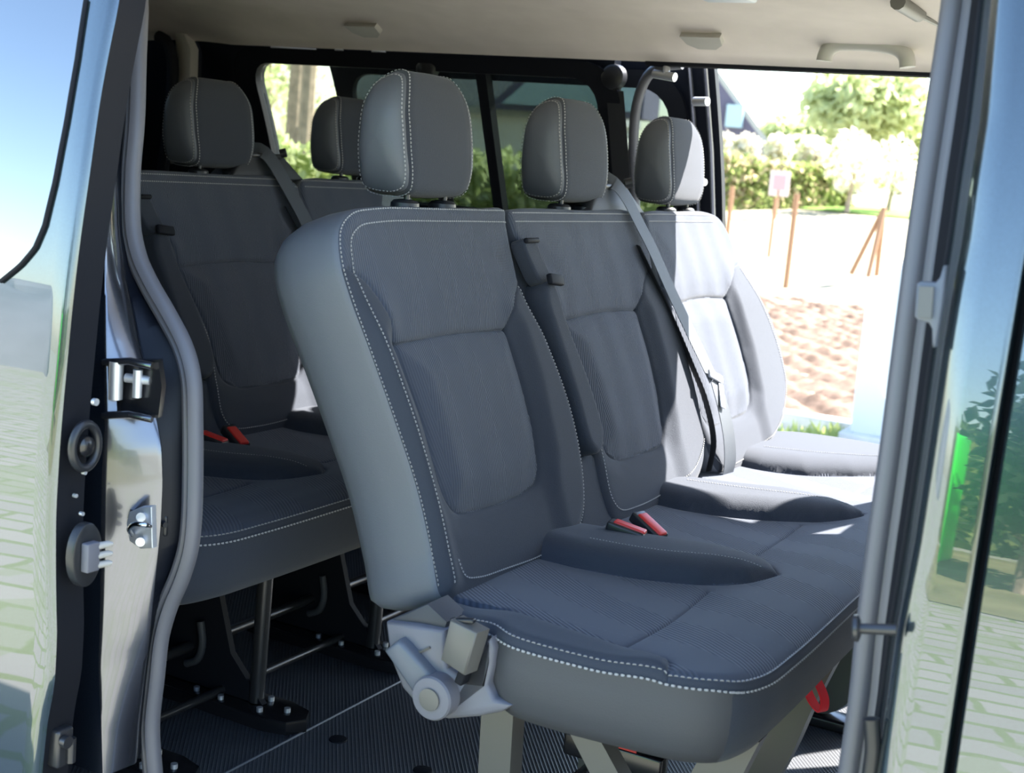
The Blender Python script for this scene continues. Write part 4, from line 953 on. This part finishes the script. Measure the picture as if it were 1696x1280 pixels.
# front passenger door edge beyond the shut line
zd = np.linspace(-.3, 1.5, 80)
def xg(z): return x_gap + .008 + .014 * math.exp(-((z - .42) / .16) ** 2) * 0 
fc_ = [[np.array([xg(z), ybody(z) + .03, z]) for z in zd], [np.array([xg(z), ybody(z) + .004, z]) for z in zd], [np.array([xg(z) + .003, ybody(z) - .001, z]) for z in zd]] + [[np.array([xg(z) + t, ybody(z) - .001, z]) for z in zd] for t in (.02, .2, .5, .9)]
fdn = loft(fc_, 'front_door', M['paint'], van, n=80, smooth=25)
loft([[np.array([.90 + t, ybody(z) + .035, z]) for z in zd] for t in (0, .05, .12)], 'shut_line_backing', M['black_soft'], van, n=60)
# latch bracket and guide pin at the pillar
LB = [(1518, 470), (1524, 466), (1549, 468), (1556, 460), (1562, 440), (1566, 440), (1560, 500), (1548, 575), (1544, 575), (1543, 545), (1538, 535), (1520, 531), (1514, 524)]
mb = MB(); mb.prism([on_surf(a, b, body_off(-.004)) for a, b in LB], (0, .012, 0), b=.002); mb.build('latch_bracket', M['grey_pl2'], van)
mb = MB(); mb.prism([on_surf(a, b, body_off(-.007)) for a, b in ((1522, 474), (1546, 475), (1542, 527), (1520, 525))], (0, .004, 0)); mb.build('latch_cover', M['taupe'], van)
gp0 = on_surf(1413, 1040, body_off(-.015)); gp1 = on_surf(1485, 1043, body_off(-.01)); ax_ = (gp1 - gp0)
mb = MB(); mb.tube([gp0 + ax_ * .12, gp1], .0052, 14); mb.tube([gp0, gp0 + ax_ * .03, gp0 + ax_ * .12, gp0 + ax_ * .17], [.010, .0125, .0125, .008], 24); mb.build('guide_pin', M['satin_tube'], van)
mb = MB(); mb.tube(smooth_path([on_surf(x, y, body_off(.02)) for x, y in ((1443, 1190), (1446, 1240), (1440, 1290))], .01), .008, 12); mb.build('lower_bumper', M['black_pl'], van)
mb = MB(); mb.box((.35, -.93, .0), (1.3, .1, .12)); mb.box((0, -.95, -.18), (4.0, .03, .25)); mb.build('sill', M['paint'], van)

# ================================================================== OUTSIDE
GZ = -.45
def grid(name, x0, x1, y0, y1, nx, ny, zf, m, **kw):
    xs_ = np.linspace(x0, x1, nx); ys_ = np.linspace(y0, y1, ny); v = [(x, y, zf(x, y)) for y in ys_ for x in xs_]
    f = [(j * nx + i, j * nx + i + 1, (j + 1) * nx + i + 1, (j + 1) * nx + i) for j in range(ny - 1) for i in range(nx - 1)]
    o = obj(name, v, f, M[m], None); tag(o, **kw); return o
def terr(x, y): return GZ + 1.2 * float(sstep(15, 31, y)) + .8 * float(sstep(31, 120, y))
grid('paved_ground', -40, 40, -60, 6.15, 41, 40, lambda x, y: GZ, 'paver', kind='structure')
grid('field_ground', -160, 60, 6.15, 260, 80, 90, lambda x, y: terr(x, y) - .002, 'verge', kind='structure')
grid('verge_strip', -4.5, 40, -14.0, -8.2, 20, 8, lambda x, y: GZ + .01, 'verge_grass', kind='structure')
def soilz(x, y):
    return GZ + .03 + .03 * math.sin(x * 7.1 + 2 * math.sin(y * 3.3)) * math.sin(y * 6.3 + x) + .022 * math.sin(x * 17 + y * 13) + .018 * math.sin(x * 23 - y * 19)
so_ = grid('soil_bed', -5.4, .6, 6.5, 16.0, 180, 240, soilz, 'soil', label='dug brown soil bed in the sun beyond the open far door', cat='soil bed', kind='stuff')
grid('grass_strip', -40, 8, 27.6, 30.4, 30, 8, lambda x, y: terr(x, y) + .02, 'grass', kind='structure')
mb = MB(); mb.bbox((-2.0, 6.30, GZ + .06), (7.5, .14, .16), None, .02); tag(mb.build('curb', M['curb']), 'pale concrete curb along the soil bed', 'curb')

def leaf_cloud(mb, c, r, n, size, mi=0, flat=1.0, seed=0):
    R = np.random.RandomState(seed + int(abs(c[0] * 13 + c[1] * 7)))
    for _ in range(n):
        d = R.normal(size=3); d /= np.linalg.norm(d); rr = R.rand() ** .35; p = np.array(c) + d * rr * np.array(r)
        a = R.normal(size=3); a /= np.linalg.norm(a); b = np.cross(a, R.normal(size=3)); b /= np.linalg.norm(b) + 1e-9; s = size * (.6 + .8 * R.rand())
        mb.add([p - a * s, p + b * s * .5, p + a * s, p - b * s * .5], [(0, 1, 2, 3)], mi)
def tree(name, base, h, cr, n, size, m, label, cat='tree', trunk=.12, clear=.35, group=None):
    root = empty(name, tuple(base), label, cat, group); b = np.array(base, float)
    mb = MB(); mb.tube([b, b + (trunk * .4, 0, h * .5), b + (0, trunk * .5, h * .85)], [trunk, trunk * .7, trunk * .25], 8)
    R = np.random.RandomState(int(h * 10) + n)
    for k in range(7):
        a = k * 2.4; z = h * (clear + .07 * k); mb.tube([b + (0, 0, z), b + (math.cos(a) * cr * .6, math.sin(a) * cr * .6, z + h * .18)], [trunk * .4, trunk * .1], 6)
    mb.build('trunk', M['bark'], root)
    mb = MB()
    for k in range(9):
        d = R.normal(size=3); d /= np.linalg.norm(d); cc = b + np.array([0, 0, h * (clear + 1) / 2]) + d * np.array([cr * .5, cr * .5, h * (1 - clear) * .28])
        leaf_cloud(mb, cc, (cr * .55, cr * .55, h * (1 - clear) * .28), n // 9, size, seed=k)
    obj('crown', mb.v, mb.f, M[m], root, smooth=False)
    return root
def hedge(name, x0, y0, x1, y1, zb, zt, wd, n, size, mats_, label, seed=1):
    R = np.random.RandomState(seed); mb = MB(); A = np.array([x0, y0, 0.]); B = np.array([x1, y1, 0.]); L = np.linalg.norm(B - A); T = (B - A) / L; N = np.array([-T[1], T[0], 0])
    root = empty(name, ((x0 + x1) / 2, (y0 + y1) / 2, zb), label, 'hedge')
    core = MB(); core.add([A + N * s * wd * .35 + (0, 0, z) for s in (-1, 1) for z in (zb, zt - .12)] + [B + N * s * wd * .35 + (0, 0, z) for s in (-1, 1) for z in (zb, zt - .12)], [(0, 1, 3, 2), (4, 6, 7, 5), (0, 4, 5, 1), (2, 3, 7, 6), (1, 5, 7, 3)])
    core.build('hedge_core', M['leaf'], root, False)
    for _ in range(n):
        t = R.rand() * L; s = (R.rand() * 2 - 1) * wd / 2; z = zb + (zt - zb) * R.rand(); 
        if abs(s) < wd * .3 and z < zt - .15: s = math.copysign(wd * (.35 + .15 * R.rand()), s)
        z += .06 * math.sin(t * 2.1)
        p = A + T * t + N * s + np.array([0, 0, z]); a = R.normal(size=3); a /= np.linalg.norm(a); b = np.cross(a, R.normal(size=3)); b /= np.linalg.norm(b); q = size * (.6 + .8 * R.rand())
        mb.add([p - a * q, p + b * q * .5, p + a * q, p - b * q * .5], [(0, 1, 2, 3)], R.randint(len(mats_)))
    obj('foliage', mb.v, mb.f, [M[k] for k in mats_], root, smooth=False, fm=mb.m)
    return root
def at(px, py, dist):
    """a point seen at (px, py) at horizontal distance dist"""
    d = ray(px, py); return CAM + d * (dist / math.hypot(d[0], d[1]))
# right-hand view: hedge, blossom, house, trees, posts
a = at(1150, 325, 30); b = at(1385, 325, 33)
hedge('clipped_hedge', a[0], a[1], b[0], b[1], a[2] - .3, at(1200, 256, 30)[2], 1.1, 6500, .12, ['leaf_brown', 'leaf', 'leaf'], 'brownish green hedge across the field seen through the far door')
for i, (px, py, d, r) in enumerate(((1203, 246, 31.3, .30), (1238, 246, 31.3, .30), (1290, 250, 32, .34), (1345, 256, 32.5, .36), (1412, 268, 31, .62), (1480, 272, 32, .55))):
    c = at(px, py, d); tz = terr(c[0], c[1])
    root = empty('blossom_shrub', (c[0], c[1], tz), ['white blossom shrub nearest the dark door post', 'white blossom shrub over the left part of the far hedge', 'white blossom shrub above the pale sign', 'white blossom shrub at the right end of the far hedge', 'white blossoming tree with a dark stem right of the hedge', 'white blossom tree farthest right across the field'][i], 'shrub', 'white blossom shrubs behind the field')
    mb = MB(); mb.tube([(c[0], c[1], tz), (c[0] + .1, c[1], c[2])], [.07, .03], 6); mb.build('stem', M['bark'], root)
    mb = MB(); leaf_cloud(mb, c, (r, r, r * 1.2), 420, .09, 0, seed=i); leaf_cloud(mb, c, (r, r, r * 1.1), 60, .09, 1, seed=i + 20); obj('blossom', mb.v, mb.f, [M['blossom'], M['leaf_pale']], root, smooth=False, fm=mb.m)
c = at(1425, 240, 62); tree('broad_tree', (c[0], c[1], terr(c[0], c[1])), c[2] - terr(c[0], c[1]) + 3.6, 2.9, 5000, .26, 'leaf_pale', 'large pale green round tree right of the dark gable house', trunk=.25, clear=.25)
c = at(1335, 235, 75); tree('low_tree', (c[0], c[1], terr(c[0], c[1])), c[2] - terr(c[0], c[1]) + 1.8, 2.6, 3000, .28, 'leaf_pale', 'low pale tree between the gable house and the large tree', trunk=.2, clear=.15)
c = at(1500, 235, 70); tree('low_tree', (c[0], c[1], terr(c[0], c[1])), c[2] - terr(c[0], c[1]) + 2.0, 2.2, 2000, .26, 'leaf_pale', 'low pale tree at the right, partly behind the door pillar', trunk=.2, clear=.15)
hs = empty('gable_house', tuple(at(1190, 300, 48)), 'dark slate gable house with a small window beyond the hedge', 'house')
g0 = at(1284, 262, 48); g1 = at(1187, 128, 48); g2 = at(1060, 262, 48); gb0 = np.array([g0[0], g0[1], terr(g0[0], g0[1]) - .5]); gb2 = np.array([g2[0], g2[1], gb0[2]]); dep = np.array([-3., 9, 0])
mb = MB(); mb.prism([gb0, g0, g1, g2, gb2], dep); mb.build('gable_wall', M['slate'], hs, False)
mb = MB(); up_ = np.array([0, 0, .25]); o1 = (g0 - g1) * .04; mb.add([g1 + up_, g0 + o1 + up_, g0 + o1 + dep + up_, g1 + dep + up_, g1, g0 + o1, g0 + o1 + dep, g1 + dep], [(0, 1, 2, 3), (4, 7, 6, 5), (0, 4, 5, 1), (3, 2, 6, 7), (1, 5, 6, 2)]); mb.add([g1 + up_, g2 - o1 + up_, g2 - o1 + dep + up_, g1 + dep + up_], [(0, 1, 2, 3)]); mb.build('roof', M['roof'], hs, False)
c = at(1216, 192, 47.8); u = (g0 - g2); u[2] = 0; u /= np.linalg.norm(u)
mb = MB(); mb.prism([c - u * .28 - (0, 0, .38), c + u * .28 - (0, 0, .38), c + u * .28 + (0, 0, .38), c - u * .28 + (0, 0, .38)], (0, .1, 0)); wn = mb.build('window', M['pane'], hs, False)
c = at(1291, 304, 29); mb = MB(); mb.bbox(c, (.42, .03, .52), None, .01); sg = mb.build('sign_board', M['pink']); tag(sg, 'small pale pinkish sign board standing at the hedge foot', 'sign')
mb = MB(); mb.box((c[0], c[1], (c[2] + terr(c[0], c[1])) / 2 - .1), (.04, .04, max(.1, c[2] - terr(c[0], c[1])))); mb.build('post', M['wood'], sg)
mb = MB(); mb.box(c + (0, -.02, .02), (.26, .006, .30)); mb.build('printed_panel', M['pink_dark'], sg)
for i, (px, py, ptop, lab) in enumerate(((1300, 485, 325, 'tall thin wooden stake at the edge of the soil bed'), (1203, 400, 310, 'reddish wooden stake beside the dark door post'), (1274, 416, 330, 'thin pale stake left of the tall stake'))):
    p = on(px, py, 'z', GZ) if i == 0 else at(px, py, (0, 24, 23)[i]); dd = np.linalg.norm(p[:2] - CAM[:2]); hgt = (py - ptop) / F * dd * 1.0
    mb = MB(); mb.tube([p + (0, 0, -.1), p + (.01, 0, hgt)], .045 if i != 2 else .03, 8); tag(mb.build('fence_stake', M['wood']), lab, 'stake', 'wooden stakes at the field')
p = at(1440, 452, 21.5); mb = MB(); top = p + (.1, 0, 1.0)
for d_ in ((-.28, 0), (.05, .25), (.05, -.25)): mb.tube([p + (d_[0], d_[1], -.05), top], .04, 8)
tag(mb.build('stake_tripod', M['wood']), 'leaning wooden stake tripod in the field near the right pillar', 'stake')
# white utility cabinet by the soil bed
cb = empty('utility_cabinet', (-.55, 5.75, GZ), 'white utility cabinet standing beside the soil bed', 'cabinet')
cbl = on(1402, 752, 'z', GZ); x0 = cbl[0]; y0 = cbl[1]; dd = np.linalg.norm(cbl[:2] - CAM[:2]); ht = 282 / F * dd
mb = MB(); mb.bbox((x0 + .45, y0 + .18, GZ + ht / 2), (.90, .36, ht), None, .015); mb.build('body', M['cab'], cb)
mb = MB(); mb.bbox((x0 + .45, y0 + .18, GZ + ht), (.96, .42, .05), None, .015); mb.build('lid', M['cab'], cb)
mb = MB(); mb.bbox((x0 + .55, y0 - .008, GZ + ht * .5), (.60, .02, ht * .82), None, .006); dr = mb.build('door', M['cab'], cb)
mb = MB(); mb.bbox((x0 + .45, y0 + .18, GZ + .06), (1.02, .46, .16), None, .02); mb.build('plinth', M['curb'], cb)
# white rounded cover beside it
c = at(1512, 510, 6.0); mb = MB(); n = 28; prf = [(math.cos(t) * .085 * (1.35 - .35 * math.sin(t)), math.sin(t) * .40) for t in np.linspace(0, 2 * math.pi, n, endpoint=False)]
prf = smooth_path([(-.08, -.40), (-.115, -.22), (-.105, 0), (-.06, .22), (.0, .38), (.08, .44), (.16, .36), (.18, 0), (.16, -.36), (.05, -.44)], .03, True)
mb.prism([c + np.array([a_, 0, b_]) for a_, b_ in prf], (0, .22, 0), b=.03); rcv = mb.build('rounded_cover', M['cab'], None, 50); tag(rcv, 'white rounded cover right of the utility cabinet, behind the pillar', 'cover')
mb = MB(); mb.box((c[0] + .05, c[1] + .12, (c[2] - .4 + GZ) / 2), (.08, .08, c[2] - .4 - GZ)); mb.build('stand', M['cab'], rcv)
# low weeds by the curb
for i, (px, py) in enumerate(((1290, 748), (1330, 745), (1375, 742), (1420, 752))):
    p = on(px, py, 'z', GZ); mb = MB(); R = np.random.RandomState(i)
    for _ in range(70):
        a_ = R.rand() * 6.28; r_ = R.rand() * .16; q = p + (math.cos(a_) * r_, math.sin(a_) * r_, 0); t_ = q + (R.normal() * .05, R.normal() * .05, .06 + .1 * R.rand()); s_ = np.array([.012, .006, 0]); m_ = (q + t_) / 2 + (R.normal() * .01, 0, 0)
        mb.add([q, m_ - s_, t_, m_ + s_], [(0, 1, 2, 3)])
    o = obj('weed_clump', mb.v, mb.f, M['leaf'], None, smooth=False); tag(o, ['leafy weed clump nearest the bench at the curb', 'second leafy weed clump along the curb from the bench', 'third leafy weed clump along the curb', 'leafy weed clump at the cabinet foot'][i], 'weed', 'weeds along the curb')
# rear-window view: hedge, trees, white house
a = at(380, 232, 11); b = at(1010, 252, 13)
hedge('garden_hedge', a[0] - 1, a[1] - .5, b[0] + .6, b[1] + .4, GZ, at(650, 240, 12)[2] - .02, .8, 16000, .05, ['leaf_pale', 'leaf_pale', 'leaf'], 'yellow green garden hedge seen through the rear side window', 5)
for i, (px, d, r, lab) in enumerate(((503, 15, .10, 'pale birch trunk in the left rear window'), (484, 21, .16, 'thick grey trunk left of the birch in the rear window'))):
    c = at(px, 240, d); tree('garden_tree', (c[0], c[1], GZ), 7.0 + i, 1.9, 1300, .09, 'leaf_pale', lab, trunk=r, clear=.38, group='trees beyond the garden hedge')
c = at(440, 240, 28); tree('garden_tree', (c[0], c[1], GZ), 5.2, 2.0, 1500, .12, 'leaf_pale', 'leafy green tree at the left edge of the rear window', trunk=.06, clear=.05, group='trees beyond the garden hedge')
hw = at(910, 240, 22); wh = empty('white_house', (hw[0], hw[1], GZ), 'white rendered house with grey roof and dormer beyond the hedge', 'house')
l = at(590, 240, 21); r = at(990, 255, 19.5); u = (r - l); u[2] = 0; L_ = np.linalg.norm(u); u /= L_; nn = np.array([-u[1], u[0], 0]); 
if nn[1] < 0: nn = -nn
ez_ = at(850, 182, 20)[2]
def hp_(t, z, o=0.): return np.array([l[0], l[1], 0]) + u * t + nn * o + np.array([0, 0, z])
mb = MB(); mb.prism([hp_(0, GZ), hp_(L_, GZ), hp_(L_, ez_), hp_(0, ez_)], nn * 1.5); mb.build('wall', M['white_wall'], wh, False)
mb = MB(); mb.add([hp_(-.1, ez_, -.25), hp_(L_ + .1, ez_, -.25), hp_(L_ + .1, ez_ + 1.6, 1.0), hp_(-.1, ez_ + 1.6, 1.0), hp_(-.1, ez_ - .1, -.2), hp_(L_ + .1, ez_ - .1, -.2), hp_(L_ + .1, ez_ - .1, 1.7), hp_(-.1, ez_ - .1, 1.7)], [(0, 1, 2, 3), (0, 4, 5, 1), (3, 2, 6, 7), (0, 3, 7, 4), (1, 5, 6, 2)])
rf_ = mb.build('roof', M['roof'], wh, False)
mb = MB()
for k in range(60): t = L_ * k / 60; mb.tube([hp_(t, ez_ + .02, -.24), hp_(t, ez_ + 1.6, .98)], .02, 5)
mb.build('roof_ribs', M['roof'], rf_, False)
p = at(945, 150, 19.6); t0 = (p - l).dot(u)
mb = MB(); mb.prism([hp_(t0 - 1.1, ez_ - .02, -.45), hp_(t0 + 1.2, ez_ - .02, -.45), hp_(t0 + 1.2, ez_ + .75, -.45), hp_(t0 - .3, ez_ + .75, -.45)], nn * .8); mb.build('dormer', M['slate'], wh, False)
mb = MB(); mb.prism([hp_(t0 - .85, ez_ + .06, -.5), hp_(t0 + 1.1, ez_ + .06, -.5), hp_(t0 + 1.1, ez_ + .6, -.5), hp_(t0 - .25, ez_ + .6, -.5)], nn * .06); mb.build('dormer_glass', M['pane'], wh, False)
for t, z, ww, h2 in ((t0 - .3, 1.7, .22, .2), (t0 + .75, 1.85, .16, .2)):
    mb = MB(); mb.prism([hp_(t, z, -.03), hp_(t + ww, z, -.03), hp_(t + ww, z + h2, -.03), hp_(t, z + h2, -.03)], nn * .06); mb.build('window', M['black_soft'], wh, False)
# things behind the camera, seen only mirrored in the paint
hedge('roadside_hedge', -5, -15, 22, -17, GZ, 1.9, 1.6, 6000, .14, ['leaf_dark', 'leaf', 'leaf_dark'], 'dark hedge across the paving, mirrored in the pillar paint', 9)
for i, (x, y, h_) in enumerate(((-.05, -10.2, 3.2), (3.6, -11, 3.4), (1.7, -12.8, 4.2))):
    tree('roadside_tree', (x, y, GZ), h_, .85, 1800, .10, 'leaf_dark', ['dark tree mirrored at the centre of the pillar paint', 'dark tree mirrored nearest the front door edge', 'tallest dark tree mirrored in the paint'][i], trunk=.08, clear=.12, group='trees mirrored in the paint')
mb = MB(); mb.bbox((-1.45, -12.0, GZ + 1.0), (1.1, .6, 2.0), None, .08); tag(mb.build('green_container', M['vivid']), 'vivid green container mirrored in the pillar paint', 'container')
mb = MB(); R = np.random.RandomState(4); nu, nv = 36, 12; v = []
for j in range(nv + 1):
    for k in range(nu):
        a = 2 * math.pi * k / nu; e_ = math.pi / 2 * j / nv; q_ = 1 + .06 * math.sin(3 * a + 2 * e_) + .04 * math.sin(7 * a)
        v.append((-20 + 5.5 * q_ * math.cos(a) * math.cos(e_) ** .6, -18.5 + 4 * q_ * math.sin(a) * math.cos(e_) ** .6, GZ + 2.5 * q_ * math.sin(e_)))
f = [(j * nu + k, j * nu + (k + 1) % nu, (j + 1) * nu + (k + 1) % nu, (j + 1) * nu + k) for j in range(nv) for k in range(nu)] + [tuple(range(nu))[::-1]]
mb.add(v, f); tag(mb.build('covered_heap', M['heap'], None, 80), 'grey covered heap on the horizon mirrored in the sliding door', 'heap')
